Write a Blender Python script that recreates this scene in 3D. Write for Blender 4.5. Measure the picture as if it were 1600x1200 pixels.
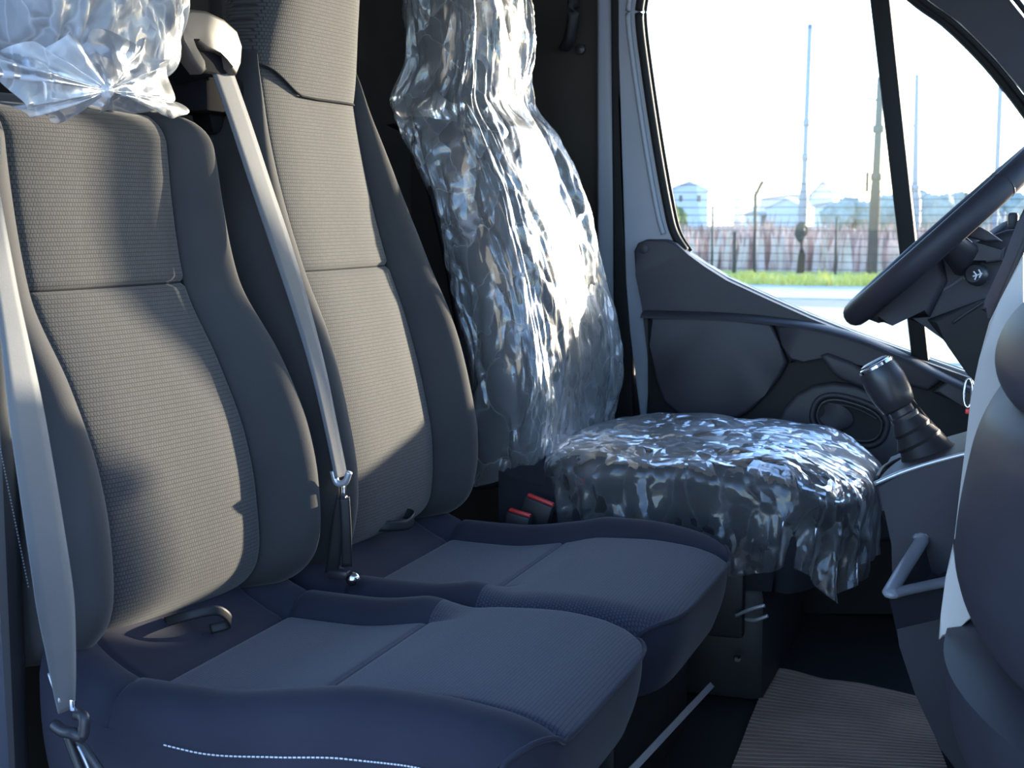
import bpy, bmesh, math, random
from mathutils import Vector, Matrix, noise

for o in list(bpy.data.objects):
    bpy.data.objects.remove(o, do_unlink=True)
scene = bpy.context.scene
COL = scene.collection
random.seed(7)

# ------------------------------------------------------------------ camera
# world: X = forward in the van (right in the picture), Y = across the cab to the driver, Z = up, cab floor at Z = 0
F = 2250.0                       # focal length in pixels of the 1600 x 1200 frame
PSI = math.radians(20.0)         # camera turned towards the rear
PHI = math.atan(270.0 / F)       # camera pitched down
H = 0.82                         # camera above the cab floor
GZ = -0.75                       # ground outside
cam_d = bpy.data.cameras.new('camera'); cam = bpy.data.objects.new('camera', cam_d); COL.objects.link(cam)
cam_d.sensor_fit = 'HORIZONTAL'; cam_d.sensor_width = 36.0; cam_d.lens = 36.0 * F / 1600.0
cam_d.clip_start = 0.05; cam_d.clip_end = 2000.0
cp, sp, cy, sy = math.cos(PHI), math.sin(PHI), math.cos(PSI), math.sin(PSI)
CR = Vector((cy, sy, 0)); CD = Vector((-sy * cp, cy * cp, -sp)); CU = Vector((-sy * sp, cy * sp, cp))
cam.matrix_world = Matrix(((CR.x, CU.x, -CD.x, 0), (CR.y, CU.y, -CD.y, 0), (CR.z, CU.z, -CD.z, H), (0, 0, 0, 1)))
scene.camera = cam
cam_d.dof.use_dof = True; cam_d.dof.focus_distance = 1.95; cam_d.dof.aperture_fstop = 13.0

def P(x, y, X=None, Y=None, Z=None):
    """a pixel of the photograph met with the plane X, Y or Z = const"""
    r = CD + CR * ((x - 800) / F) + CU * ((600 - y) / F)
    t = Y / r.y if Y is not None else (X / r.x if X is not None else (Z - H) / r.z)
    return Vector((0, 0, H)) + r * t

# ------------------------------------------------------------------ light
SUN_AZ = math.radians(62.3)      # from +X towards +Y
SUN_EL = math.radians(6.3)
SUN_DIR = Vector((math.cos(SUN_AZ) * math.cos(SUN_EL), math.sin(SUN_AZ) * math.cos(SUN_EL), math.sin(SUN_EL)))
world = bpy.data.worlds.new('sky'); scene.world = world; world.use_nodes = True
wn = world.node_tree; wn.nodes.clear()
sky = wn.nodes.new('ShaderNodeTexSky'); sky.sky_type = 'NISHITA'; sky.sun_disc = False
sky.sun_elevation = math.radians(14); sky.sun_rotation = math.pi / 2 - SUN_AZ
sky.air_density = 1.0; sky.dust_density = 0.7; sky.ozone_density = 3.0
bg = wn.nodes.new('ShaderNodeBackground'); bg.inputs['Strength'].default_value = 0.46
wo = wn.nodes.new('ShaderNodeOutputWorld')
tint = wn.nodes.new('ShaderNodeMix'); tint.data_type = 'RGBA'; tint.blend_type = 'MULTIPLY'; tint.inputs[0].default_value = 1.0
tint.inputs[7].default_value = (0.97, 0.99, 1.10, 1.0)        # slightly violet winter sky
wn.links.new(sky.outputs[0], tint.inputs[6]); wn.links.new(tint.outputs[2], bg.inputs['Color']); wn.links.new(bg.outputs[0], wo.inputs['Surface'])
sl = bpy.data.lights.new('sun', 'SUN'); sl.energy = 11.0; sl.angle = math.radians(0.9); sl.color = (1.0, 0.84, 0.66)
so = bpy.data.objects.new('sun', sl); COL.objects.link(so)
so.rotation_euler = SUN_DIR.to_track_quat('Z', 'Y').to_euler()
so.location = SUN_DIR * 40
vs = scene.view_settings
vs.view_transform = 'Standard'; vs.look = 'None'; vs.gamma = 1.0; vs.use_curve_mapping = False; vs.exposure = 0.9

# ------------------------------------------------------------------ materials
MATS = {}
def nodes_of(name):
    m = bpy.data.materials.new(name); m.use_nodes = True
    nt = m.node_tree; nt.nodes.clear()
    out = nt.nodes.new('ShaderNodeOutputMaterial')
    return m, nt, out

def mat(name, col, rough=0.6, spec=0.4, metal=0.0, nscale=300.0, nstr=0.15, dist=0.0006, var=0.12, vscale=8.0, sheen=0.0):
    """plain procedural surface: slight colour variation and fine grain"""
    if name in MATS: return MATS[name]
    m, nt, out = nodes_of(name); N, L = nt.nodes, nt.links
    b = N.new('ShaderNodeBsdfPrincipled')
    b.inputs['Roughness'].default_value = rough; b.inputs['Metallic'].default_value = metal
    b.inputs['Specular IOR Level'].default_value = spec
    if sheen: b.inputs['Sheen Weight'].default_value = sheen; b.inputs['Sheen Roughness'].default_value = 0.4
    tc = N.new('ShaderNodeTexCoord')
    n1 = N.new('ShaderNodeTexNoise'); n1.inputs['Scale'].default_value = vscale; n1.inputs['Detail'].default_value = 4
    L.new(tc.outputs['Object'], n1.inputs['Vector'])
    cr = N.new('ShaderNodeValToRGB')
    cr.color_ramp.elements[0].color = [c * (1 - var) for c in col] + [1]
    cr.color_ramp.elements[1].color = [min(1, c * (1 + var)) for c in col] + [1]
    cr.color_ramp.elements[0].position = 0.3; cr.color_ramp.elements[1].position = 0.7
    L.new(n1.outputs['Fac'], cr.inputs['Fac']); L.new(cr.outputs['Color'], b.inputs['Base Color'])
    if nstr:
        n2 = N.new('ShaderNodeTexNoise'); n2.inputs['Scale'].default_value = nscale; n2.inputs['Detail'].default_value = 3
        L.new(tc.outputs['Object'], n2.inputs['Vector'])
        bp = N.new('ShaderNodeBump'); bp.inputs['Strength'].default_value = nstr; bp.inputs['Distance'].default_value = dist
        L.new(n2.outputs['Fac'], bp.inputs['Height']); L.new(bp.outputs['Normal'], b.inputs['Normal'])
    L.new(b.outputs[0], out.inputs['Surface'])
    MATS[name] = m; return m

def woven(name, c_lo, c_hi, pitch_u, pitch_v):
    """ribbed upholstery weave on the UV map (metres)"""
    m, nt, out = nodes_of(name); N, L = nt.nodes, nt.links
    b = N.new('ShaderNodeBsdfPrincipled'); b.inputs['Roughness'].default_value = 0.85
    b.inputs['Specular IOR Level'].default_value = 0.2; b.inputs['Sheen Weight'].default_value = 0.15
    uv = N.new('ShaderNodeUVMap')
    mp = N.new('ShaderNodeMapping'); mp.inputs['Scale'].default_value = (1 / pitch_u, 1 / pitch_v, 1)
    L.new(uv.outputs[0], mp.inputs['Vector'])
    br = N.new('ShaderNodeTexBrick'); br.inputs['Scale'].default_value = 1.0
    br.inputs['Mortar Size'].default_value = 0.16; br.inputs['Mortar Smooth'].default_value = 0.9
    br.inputs['Brick Width'].default_value = 1.0; br.inputs['Row Height'].default_value = 1.0
    br.inputs['Color1'].default_value = (*c_hi, 1); br.inputs['Color2'].default_value = (*[c * 0.86 for c in c_hi], 1)
    br.inputs['Mortar'].default_value = (*c_lo, 1)
    L.new(mp.outputs[0], br.inputs['Vector'])
    L.new(br.outputs['Color'], b.inputs['Base Color'])
    bp = N.new('ShaderNodeBump'); bp.inputs['Strength'].default_value = 0.35; bp.inputs['Distance'].default_value = 0.001
    bp.invert = True
    L.new(br.outputs['Fac'], bp.inputs['Height']); L.new(bp.outputs['Normal'], b.inputs['Normal'])
    L.new(b.outputs[0], out.inputs['Surface'])
    return m

def film(name, clear=0.84, facet=0.5, scale=20.0, rough=0.10, gloss=1.0, crease=0.35, tint=(0.95, 0.97, 1.0)):
    """thin clear polythene: see-through and glossy, crumpled into small flat facets, milky along the creases"""
    m, nt, out = nodes_of(name); N, L = nt.nodes, nt.links
    tr = N.new('ShaderNodeBsdfTransparent'); tr.inputs['Color'].default_value = (0.97, 0.98, 0.99, 1)
    gl = N.new('ShaderNodeBsdfGlossy'); gl.inputs['Roughness'].default_value = rough; gl.inputs['Color'].default_value = (1, 1, 1, 1)
    df = N.new('ShaderNodeBsdfDiffuse'); df.inputs['Color'].default_value = (*tint, 1)
    tl = N.new('ShaderNodeBsdfTranslucent'); tl.inputs['Color'].default_value = (*tint, 1)
    tc = N.new('ShaderNodeTexCoord')
    nz_ = N.new('ShaderNodeTexNoise'); nz_.inputs['Scale'].default_value = 9.0; nz_.inputs['Detail'].default_value = 3
    L.new(tc.outputs['Object'], nz_.inputs['Vector'])
    mxv = N.new('ShaderNodeVectorMath'); mxv.operation = 'MULTIPLY_ADD'; mxv.inputs[1].default_value = (0.10, 0.10, 0.16)
    L.new(nz_.outputs['Color'], mxv.inputs[0]); L.new(tc.outputs['Object'], mxv.inputs[2])
    mp = N.new('ShaderNodeMapping'); mp.inputs['Scale'].default_value = (1.0, 1.0, 0.42); mp.inputs['Rotation'].default_value = (0.35, 0.0, 0.0)
    L.new(mxv.outputs[0], mp.inputs['Vector'])
    vc = N.new('ShaderNodeTexVoronoi'); vc.feature = 'F1'; vc.inputs['Scale'].default_value = scale
    ve = N.new('ShaderNodeTexVoronoi'); ve.feature = 'DISTANCE_TO_EDGE'; ve.inputs['Scale'].default_value = scale
    v2 = N.new('ShaderNodeTexVoronoi'); v2.feature = 'F1'; v2.inputs['Scale'].default_value = scale * 2.6
    for v in (vc, ve, v2): L.new(mp.outputs[0], v.inputs['Vector'])
    sm = N.new('ShaderNodeVectorMath'); sm.operation = 'MULTIPLY_ADD'; sm.inputs[1].default_value = (0.5, 0.5, 0.5)
    L.new(v2.outputs['Color'], sm.inputs[0]); L.new(vc.outputs['Color'], sm.inputs[2])
    off = N.new('ShaderNodeVectorMath'); off.operation = 'SUBTRACT'; off.inputs[1].default_value = (0.75, 0.75, 0.75)
    L.new(sm.outputs[0], off.inputs[0])
    ge = N.new('ShaderNodeNewGeometry')
    ma = N.new('ShaderNodeVectorMath'); ma.operation = 'MULTIPLY_ADD'; ma.inputs[1].default_value = (facet, facet, facet)
    L.new(off.outputs[0], ma.inputs[0]); L.new(ge.outputs['Normal'], ma.inputs[2])
    nn = N.new('ShaderNodeVectorMath'); nn.operation = 'NORMALIZE'; L.new(ma.outputs[0], nn.inputs[0])
    bp = N.new('ShaderNodeBump'); bp.inputs['Strength'].default_value = 0.35; bp.inputs['Distance'].default_value = 0.02
    L.new(ve.outputs['Distance'], bp.inputs['Height']); L.new(nn.outputs[0], bp.inputs['Normal'])
    for n in (gl, df, tl): L.new(bp.outputs['Normal'], n.inputs['Normal'])
    mx = N.new('ShaderNodeMixShader'); mx.inputs[0].default_value = 0.35
    L.new(df.outputs[0], mx.inputs[1]); L.new(tl.outputs[0], mx.inputs[2])
    mr = N.new('ShaderNodeMapRange'); mr.inputs['From Min'].default_value = 0.0; mr.inputs['From Max'].default_value = 0.06
    mr.inputs['To Min'].default_value = clear - crease; mr.inputs['To Max'].default_value = clear
    L.new(ve.outputs['Distance'], mr.inputs['Value'])
    m2 = N.new('ShaderNodeMixShader'); L.new(mr.outputs[0], m2.inputs[0])
    L.new(mx.outputs[0], m2.inputs[1]); L.new(tr.outputs[0], m2.inputs[2])
    fr = N.new('ShaderNodeFresnel'); fr.inputs['IOR'].default_value = 1.5
    L.new(bp.outputs['Normal'], fr.inputs['Normal'])
    mu = N.new('ShaderNodeMath'); mu.operation = 'MULTIPLY_ADD'; mu.inputs[1].default_value = gloss; mu.inputs[2].default_value = 0.03 * gloss
    mu.use_clamp = True
    L.new(fr.outputs[0], mu.inputs[0])
    g2 = N.new('ShaderNodeBsdfGlossy'); g2.inputs['Roughness'].default_value = 0.40       # fine haze of scratches spreads the sun's glint
    L.new(bp.outputs['Normal'], g2.inputs['Normal'])
    mg = N.new('ShaderNodeMixShader'); mg.inputs[0].default_value = 0.45
    L.new(gl.outputs[0], mg.inputs[1]); L.new(g2.outputs[0], mg.inputs[2])
    m3 = N.new('ShaderNodeMixShader'); L.new(mu.outputs[0], m3.inputs[0])
    L.new(m2.outputs[0], m3.inputs[1]); L.new(mg.outputs[0], m3.inputs[2])
    L.new(m3.outputs[0], out.inputs['Surface'])
    return m

def glass(name):
    m, nt, out = nodes_of(name); N, L = nt.nodes, nt.links
    tr = N.new('ShaderNodeBsdfTransparent'); tr.inputs['Color'].default_value = (0.93, 0.96, 0.95, 1)
    gl = N.new('ShaderNodeBsdfGlossy'); gl.inputs['Roughness'].default_value = 0.02
    nz = N.new('ShaderNodeTexNoise'); nz.inputs['Scale'].default_value = 2.0
    cr = N.new('ShaderNodeMapRange'); cr.inputs['To Min'].default_value = 0.03; cr.inputs['To Max'].default_value = 0.05
    L.new(nz.outputs['Fac'], cr.inputs['Value'])
    mx = N.new('ShaderNodeMixShader'); L.new(cr.outputs[0], mx.inputs[0])
    L.new(tr.outputs[0], mx.inputs[1]); L.new(gl.outputs[0], mx.inputs[2])
    L.new(mx.outputs[0], out.inputs['Surface'])
    return m

M_INS = woven('ribbed_fabric', (0.026, 0.025, 0.025), (0.070, 0.066, 0.063), 0.0042, 0.0050)
M_INS2 = woven('ribbed_fabric_cushion', (0.018, 0.018, 0.027), (0.056, 0.056, 0.078), 0.0042, 0.0042)  # bluer than the backs: sky-blue shade put into the colour
M_BOL = mat('plain_fabric', (0.048, 0.046, 0.046), 0.9, 0.15, nscale=900, nstr=0.35, dist=0.0008, sheen=0.15)
M_BOLC = mat('plain_fabric_cushion', (0.028, 0.028, 0.041), 0.9, 0.15, nscale=900, nstr=0.3, dist=0.0008, sheen=0.1)  # darker, bluer copy for the cushions, shade put into the colour
M_DFAB = mat('dark_driver_fabric', (0.022, 0.022, 0.026), 0.9, 0.15, nscale=700, nstr=0.3)
M_BLK = mat('black_plastic', (0.018, 0.018, 0.02), 0.5, 0.35, nscale=500, nstr=0.1)
M_BLKS = mat('black_satin', (0.03, 0.03, 0.034), 0.35, 0.5, nscale=600, nstr=0.05)
M_RUB = mat('black_rubber', (0.012, 0.012, 0.013), 0.65, 0.3, nscale=200, nstr=0.05)
M_DASH = mat('dash_plastic', (0.028, 0.027, 0.036), 0.55, 0.4, nscale=700, nstr=0.25, dist=0.0008)
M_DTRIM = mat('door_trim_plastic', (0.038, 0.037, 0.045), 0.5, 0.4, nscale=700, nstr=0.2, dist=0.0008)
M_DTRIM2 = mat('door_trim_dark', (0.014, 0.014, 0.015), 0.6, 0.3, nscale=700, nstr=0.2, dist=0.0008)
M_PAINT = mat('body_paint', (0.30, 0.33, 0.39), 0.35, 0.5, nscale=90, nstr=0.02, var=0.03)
M_SUNLIT = mat('sunlit_dash_trim', (0.50, 0.46, 0.42), 0.5, 0.4, nscale=600, nstr=0.1, var=0.04)  # pale tone standing for sunlight on the dash
M_SILV = mat('silver_trim', (0.55, 0.57, 0.60), 0.3, 0.5, metal=0.6, nscale=600, nstr=0.03, var=0.05)
M_CHROME = mat('chrome', (0.8, 0.8, 0.82), 0.12, 0.5, metal=1.0, nstr=0, var=0.03)
M_BELT = mat('belt_webbing', (0.11, 0.11, 0.115), 0.75, 0.3, nscale=1200, nstr=0.4, dist=0.0006, sheen=0.3)
M_BELTW = mat('belt_webbing_light', (0.14, 0.14, 0.14), 0.75, 0.3, nscale=1200, nstr=0.4, dist=0.0006, sheen=0.3)
M_GUIDE = mat('belt_guide_plastic', (0.10, 0.080, 0.065), 0.5, 0.3, nscale=900, nstr=0.2, dist=0.0005)
M_MATT = mat('matt_black', (0.012, 0.012, 0.014), 0.95, 0.05, nscale=400, nstr=0.1)
M_RED = mat('red_plastic', (0.55, 0.02, 0.02), 0.4, 0.5, nstr=0.02)
M_WHITE = mat('white_thread', (0.75, 0.75, 0.78), 0.8, 0.2, nstr=0.0)
M_GTHREAD = mat('grey_thread', (0.16, 0.16, 0.18), 0.8, 0.2, nstr=0.0)
M_SEAM = mat('seam_thread', (0.02, 0.02, 0.022), 0.9, 0.1, nstr=0.0)
M_WALL = mat('bulkhead_trim', (0.050, 0.042, 0.036), 0.8, 0.2, nscale=60, nstr=0.2)
M_FLOOR = mat('floor_rubber', (0.02, 0.02, 0.02), 0.8, 0.25, nscale=120, nstr=0.2)
M_ROOF = mat('headliner', (0.20, 0.20, 0.19), 0.9, 0.1, nscale=300, nstr=0.2)
M_FILM = film('clear_polythene', clear=0.82, facet=0.40, scale=20, gloss=1.5, rough=0.11, crease=0.07)
M_FILMC = film('clear_polythene_cushion', clear=0.94, facet=0.48, scale=24, gloss=0.72, rough=0.13, crease=0.07)
M_FILMH = film('clear_polythene_bag', clear=0.62, facet=0.40, scale=24, rough=0.16, gloss=0.7, crease=0.15)
M_GLASS = glass('window_glass')

# ------------------------------------------------------------------ builders
def link(name, me, m, parent=None):
    o = bpy.data.objects.new(name, me); COL.objects.link(o)
    if m is not None and not me.materials: me.materials.append(m)
    if parent is not None: o.parent = parent
    return o

def tag(o, label=None, cat=None, group=None, kind=None):
    if label: o['label'] = label
    if cat: o['category'] = cat
    if group: o['group'] = group
    if kind: o['kind'] = kind
    return o

def empty(name, loc=(0, 0, 0)):
    o = bpy.data.objects.new(name, None); COL.objects.link(o); o.empty_display_size = 0.05
    return o            # parts carry world coordinates

def thing(name, label, cat, group=None):
    return tag(empty(name), label, cat, group)

def mesh(name, V, Fc, m, parent=None, smooth=True, uv=None):
    me = bpy.data.meshes.new(name)
    me.from_pydata([tuple(v) for v in V], [], Fc)
    if uv is not None:
        ul = me.uv_layers.new(name='UVMap')
        for l in me.loops: ul.data[l.index].uv = uv[l.vertex_index]
    if smooth:
        for p in me.polygons: p.use_smooth = True
    me.update()
    return link(name, me, m, parent)

def grid(name, fn, nu, nv, m, parent=None, closeu=False, uvfn=None, smooth=True):
    V, uv = [], []
    n1 = nu if closeu else nu + 1
    for j in range(nv + 1):
        for i in range(n1):
            p = fn(i / nu, j / nv); V.append(p)
            uv.append(uvfn(p) if uvfn else (p[1], p[2]))
    Fc = []
    for j in range(nv):
        for i in range(nu):
            a = j * n1 + i; b = j * n1 + (i + 1) % n1
            Fc.append((a, b, b + n1, a + n1))
    return mesh(name, V, Fc, m, parent, smooth, uv)

def bm_obj(name, bm, m, parent=None, bevel=0.0, seg=2, smooth=True):
    if bevel:
        bmesh.ops.bevel(bm, geom=list(bm.edges), offset=bevel, segments=seg, profile=0.5, affect='EDGES', clamp_overlap=True)
    bmesh.ops.recalc_face_normals(bm, faces=list(bm.faces))
    me = bpy.data.meshes.new(name); bm.to_mesh(me); bm.free()
    if smooth:
        for p in me.polygons: p.use_smooth = True
        try: me.set_sharp_from_angle(angle=math.radians(38))
        except Exception: pass
    return link(name, me, m, parent)

def box(name, c, s, m, parent=None, bevel=0.004, rot=None, seg=2):
    bm = bmesh.new(); bmesh.ops.create_cube(bm, size=1.0)
    R = rot if rot is not None else Matrix.Identity(3)
    for v in bm.verts: v.co = Vector(c) + R @ Vector((v.co.x * s[0], v.co.y * s[1], v.co.z * s[2]))
    return bm_obj(name, bm, m, parent, bevel, seg)

def bars(name, segs, r, m, parent=None):
    """many thin square bars in one mesh: segs of (a, b)"""
    bm = bmesh.new()
    for a, b in segs:
        a, b = Vector(a), Vector(b); d = (b - a).normalized()
        u = d.orthogonal().normalized(); w = d.cross(u)
        ring = [[bm.verts.new(p + u * (sx * r) + w * (sy_ * r)) for sx, sy_ in ((1, 1), (-1, 1), (-1, -1), (1, -1))] for p in (a, b)]
        for k in range(4): bm.faces.new((ring[0][k], ring[0][(k + 1) % 4], ring[1][(k + 1) % 4], ring[1][k]))
        bm.faces.new(ring[0][::-1]); bm.faces.new(ring[1])
    return bm_obj(name, bm, m, parent, smooth=False)

def prism(name, pts, off, m, parent=None, bevel=0.004, seg=2):
    """closed polygon (3D points) pushed along the vector off"""
    bm = bmesh.new(); off = Vector(off)
    a = [bm.verts.new(p) for p in pts]; b = [bm.verts.new(Vector(p) + off) for p in pts]
    n = len(pts)
    fa = bm.faces.new(a); bm.faces.new(b[::-1])
    for k in range(n): bm.faces.new((a[k], b[k], b[(k + 1) % n], a[(k + 1) % n]))
    if bevel:
        ed = [e for e in fa.edges]
        bmesh.ops.bevel(bm, geom=ed, offset=bevel, segments=seg, profile=0.5, affect='EDGES', clamp_overlap=True)
    bmesh.ops.triangulate(bm, faces=[f for f in bm.faces if len(f.verts) > 4])
    return bm_obj(name, bm, m, parent)

def catmull(pts, n=8, closed=False):
    pts = [Vector(p) for p in pts]; out = []; k = len(pts)
    for i in range(k if closed else k - 1):
        p0 = pts[(i - 1) % k] if closed or i > 0 else pts[0]
        p1, p2 = pts[i], pts[(i + 1) % k]
        p3 = pts[(i + 2) % k] if closed or i + 2 < k else pts[-1]
        for j in range(n):
            t = j / n
            out.append(0.5 * ((2 * p1) + (p2 - p0) * t + (2 * p0 - 5 * p1 + 4 * p2 - p3) * t * t + (3 * p1 - p0 - 3 * p2 + p3) * t ** 3))
    if not closed: out.append(pts[-1])
    return out

def tube(name, pts, r, m, parent=None, ns=10, closed=False, flat=1.0, up=(0, 0, 1), cap=True):
    """round (or flattened) tube along points; r number or list"""
    pts = [Vector(p) for p in pts]; n = len(pts); V, Fc = [], []
    upv = Vector(up)
    for i, p in enumerate(pts):
        d = (pts[(i + 1) % n] - pts[i - 1]) if closed else (pts[min(i + 1, n - 1)] - pts[max(i - 1, 0)])
        d = d.normalized() if d.length > 1e-9 else Vector((1, 0, 0))
        s = d.cross(upv)
        s = s.normalized() if s.length > 1e-6 else d.orthogonal().normalized()
        w = s.cross(d).normalized()
        rr = r[i] if isinstance(r, (list, tuple)) else r
        for k in range(ns):
            a = 2 * math.pi * k / ns
            V.append(p + s * (math.cos(a) * rr) + w * (math.sin(a) * rr * flat))
    for i in range(n if closed else n - 1):
        for k in range(ns):
            a = i * ns + k; b = i * ns + (k + 1) % ns; j = (i + 1) % n
            Fc.append((a, b, j * ns + (k + 1) % ns, j * ns + k))
    if cap and not closed:
        Fc.append(tuple(range(ns))[::-1]); Fc.append(tuple((n - 1) * ns + k for k in range(ns)))
    return mesh(name, V, Fc, m, parent)

def lathe(name, base, axis, prof, m, parent=None, ns=24):
    """prof: (distance along axis, radius)"""
    d = Vector(axis).normalized(); u = d.orthogonal().normalized(); w = d.cross(u); base = Vector(base)
    V, Fc = [], []
    for h, r in prof:
        for k in range(ns):
            a = 2 * math.pi * k / ns
            V.append(base + d * h + u * (math.cos(a) * r) + w * (math.sin(a) * r))
    for i in range(len(prof) - 1):
        for k in range(ns):
            a = i * ns + k; b = i * ns + (k + 1) % ns
            Fc.append((a, b, b + ns, a + ns))
    Fc.append(tuple(range(ns))[::-1]); Fc.append(tuple((len(prof) - 1) * ns + k for k in range(ns)))
    o = mesh(name, V, Fc, m, parent)
    try: o.data.set_sharp_from_angle(angle=math.radians(40))
    except Exception: pass
    return o

def ribbon(name, pts, side, w, th, m, parent=None):
    """flat strap: centre points, side direction(s), half width, thickness"""
    pts = [Vector(p) for p in pts]; n = len(pts); V, Fc = [], []
    for i, p in enumerate(pts):
        d = (pts[min(i + 1, n - 1)] - pts[max(i - 1, 0)]).normalized()
        s = Vector(side[i] if isinstance(side, list) else side)
        s = (s - d * s.dot(d)).normalized(); nn = d.cross(s).normalized()
        ww = w[i] if isinstance(w, list) else w
        for a, b in ((-1, -0.5), (-0.5, -0.8), (0.5, -0.8), (1, -0.5), (1, 0.5), (0.5, 0.8), (-0.5, 0.8), (-1, 0.5)):
            V.append(p + s * (a * ww) + nn * (b * th))
    for i in range(n - 1):
        for k in range(8):
            a = i * 8 + k; b = i * 8 + (k + 1) % 8
            Fc.append((a, b, b + 8, a + 8))
    Fc.append(tuple(range(8))[::-1]); Fc.append(tuple((n - 1) * 8 + k for k in range(8)))
    return mesh(name, V, Fc, m, parent)

def interp(tab):
    """smooth curve through (t, value) rows"""
    tab = sorted(tab)
    T = [a for a, b in tab]; Vv = [b for a, b in tab]; n = len(T)
    dl = [(Vv[i + 1] - Vv[i]) / (T[i + 1] - T[i]) for i in range(n - 1)]
    mm = [dl[0]] + [0 if dl[i - 1] * dl[i] <= 0 else 2 * dl[i - 1] * dl[i] / (dl[i - 1] + dl[i]) for i in range(1, n - 1)] + [dl[-1]]
    def f(t):
        if t <= T[0]: return Vv[0]
        if t >= T[-1]: return Vv[-1]
        i = 0
        while t > T[i + 1]: i += 1
        h = T[i + 1] - T[i]; s = (t - T[i]) / h
        return (Vv[i] * (1 + 2 * s) * (1 - s) ** 2 + mm[i] * h * s * (1 - s) ** 2 + Vv[i + 1] * s * s * (3 - 2 * s) + mm[i + 1] * h * s * s * (s - 1))
    return f

def sstep(a, b, x):
    t = max(0.0, min(1.0, (x - a) / (b - a))); return t * t * (3 - 2 * t)

def structure(o, label=None):
    o['kind'] = 'structure'
    if label: o['label'] = label
    return o

# ================================================================== THE SETTING: cab shell
YD = 2.93                                # inner face of the driver's door
o = box('floor', (-0.2, 2.0, -0.03), (2.6, 2.1, 0.06), M_FLOOR, bevel=0.0); structure(o, 'black rubber cab floor')
o = box('wall_back', (-1.36, 2.0, 0.72), (0.06, 2.1, 1.5), M_WALL, bevel=0.0); structure(o, 'dark brown trimmed bulkhead behind the seats')
rib = box('rib', (-1.322, 2.19, 0.72), (0.03, 0.05, 1.45), M_WALL, o, bevel=0.008)
o = box('ceiling', (-0.45, 2.0, 1.50), (1.9, 2.1, 0.06), M_ROOF, bevel=0.0); structure(o, 'grey headliner above the cab')
o = box('wall_front', (0.62, 2.0, 0.22), (0.05, 2.1, 0.75), M_BLK, bevel=0.0); structure(o, 'dark firewall below the windscreen')
# outer skin below the far door so that no daylight leaks under the trim
o = box('wall_right', (-0.2, 3.03, 0.0), (2.6, 0.04, 0.95), M_PAINT, bevel=0.0); structure(o, 'outer skin of the driver side below the window')

# near door opening: rear pillar strip at the picture's left edge
o = prism('trim_1', [P(-60, 860, Y=1.08), P(-3, 860, Y=1.08), P(19, 1230, Y=1.08), P(-60, 1230, Y=1.08)], (0, -0.03, 0), mat('shaded_body_paint', (0.07, 0.085, 0.12), 0.4, 0.5, nstr=0.02, nscale=90, var=0.03), bevel=0.004)  # shade on the pillar put into a darker, bluer body colour
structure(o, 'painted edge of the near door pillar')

# near body side, roof rail and open passenger door, unseen, added to block sky light
o = box('wall_left', (-1.75, 1.03, 0.55), (0.9, 0.08, 2.1), M_PAINT, bevel=0.01); structure(o, 'unseen painted rear side of the van on the near side')
o = box('trim_7', (-0.45, 1.03, 1.49), (1.9, 0.10, 0.12), M_PAINT, bevel=0.01); structure(o, 'unseen roof rail above the near door opening')
d2 = tag(empty('door_2'), 'unseen near passenger door swung open beyond the right edge', None, None, 'structure')
hx, hy = 0.10, 1.03
prism('door_shell', [(hx, hy, -0.15), (hx + 0.34, hy - 0.92, -0.15), (hx + 0.34, hy - 0.92, 0.66), (hx, hy, 0.52)], (0.05, 0.02, 0), M_DTRIM, d2, bevel=0.008)
prism('door_frame', [(hx, hy, 0.52), (hx + 0.04, hy - 0.10, 0.53), (hx + 0.10, hy - 0.26, 1.20), (hx + 0.30, hy - 0.80, 1.32), (hx + 0.30, hy - 0.80, 0.65), (hx + 0.34, hy - 0.92, 0.66), (hx + 0.34, hy - 0.92, 1.40), (hx + 0.08, hy - 0.22, 1.28)], (0.03, 0.01, 0), M_PAINT, d2, bevel=0.004)

o = box('trim_8', (0.45, 2.99, 0.30), (1.0, 0.06, 0.60), M_PAINT, bevel=0.0); structure(o, 'front wing side behind the dashboard end')
# far B pillar
o = prism('trim_2', [Vector((-1.40, 2.99, 0.0)), Vector((-1.40, 2.99, 1.5)), P(935, -150, Y=2.99), P(935, -60, Y=2.99), P(935, 500, Y=2.99), P(965, 760, Y=2.99), P(965, 1000, Y=2.99)], (0, 0.05, 0), M_WALL, bevel=0.01)
structure(o, 'dark brown pillar trim behind the driver seat')
p_ = o
g = tube('belt_height_slider', catmull([P(893, -30, Y=2.95), P(896, 20, Y=2.945), P(890, 60, Y=2.955), P(882, 75, Y=2.97)], 6), 0.014, M_BLK, p_, flat=0.7)
lathe('screw_cap', P(907, 77, Y=2.985), (0, -1, 0), [(0, 0.012), (0.006, 0.011), (0.008, 0.007), (0.009, 0.0)], M_BLKS, p_, 16)
def vband(name, x0t, x1t, x0b, x1b, yb, Y, depth, m, bevel, label):
    o = prism(name, [P(x0t, -60, Y=Y), P(x1t, -60, Y=Y), P(x1b, yb, Y=Y), P(x0b, yb, Y=Y)], (0, depth, 0), m, bevel=bevel, seg=4)
    return structure(o, label)
vband('trim_3', 931, 955, 931, 972, 720, 2.965, 0.06, M_PAINT, 0.012, 'light painted door post behind the driver seat')
vband('trim_4', 953, 967, 960, 992, 720, 2.955, 0.07, M_RUB, 0.006, 'black rubber door seal on the post')

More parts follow.
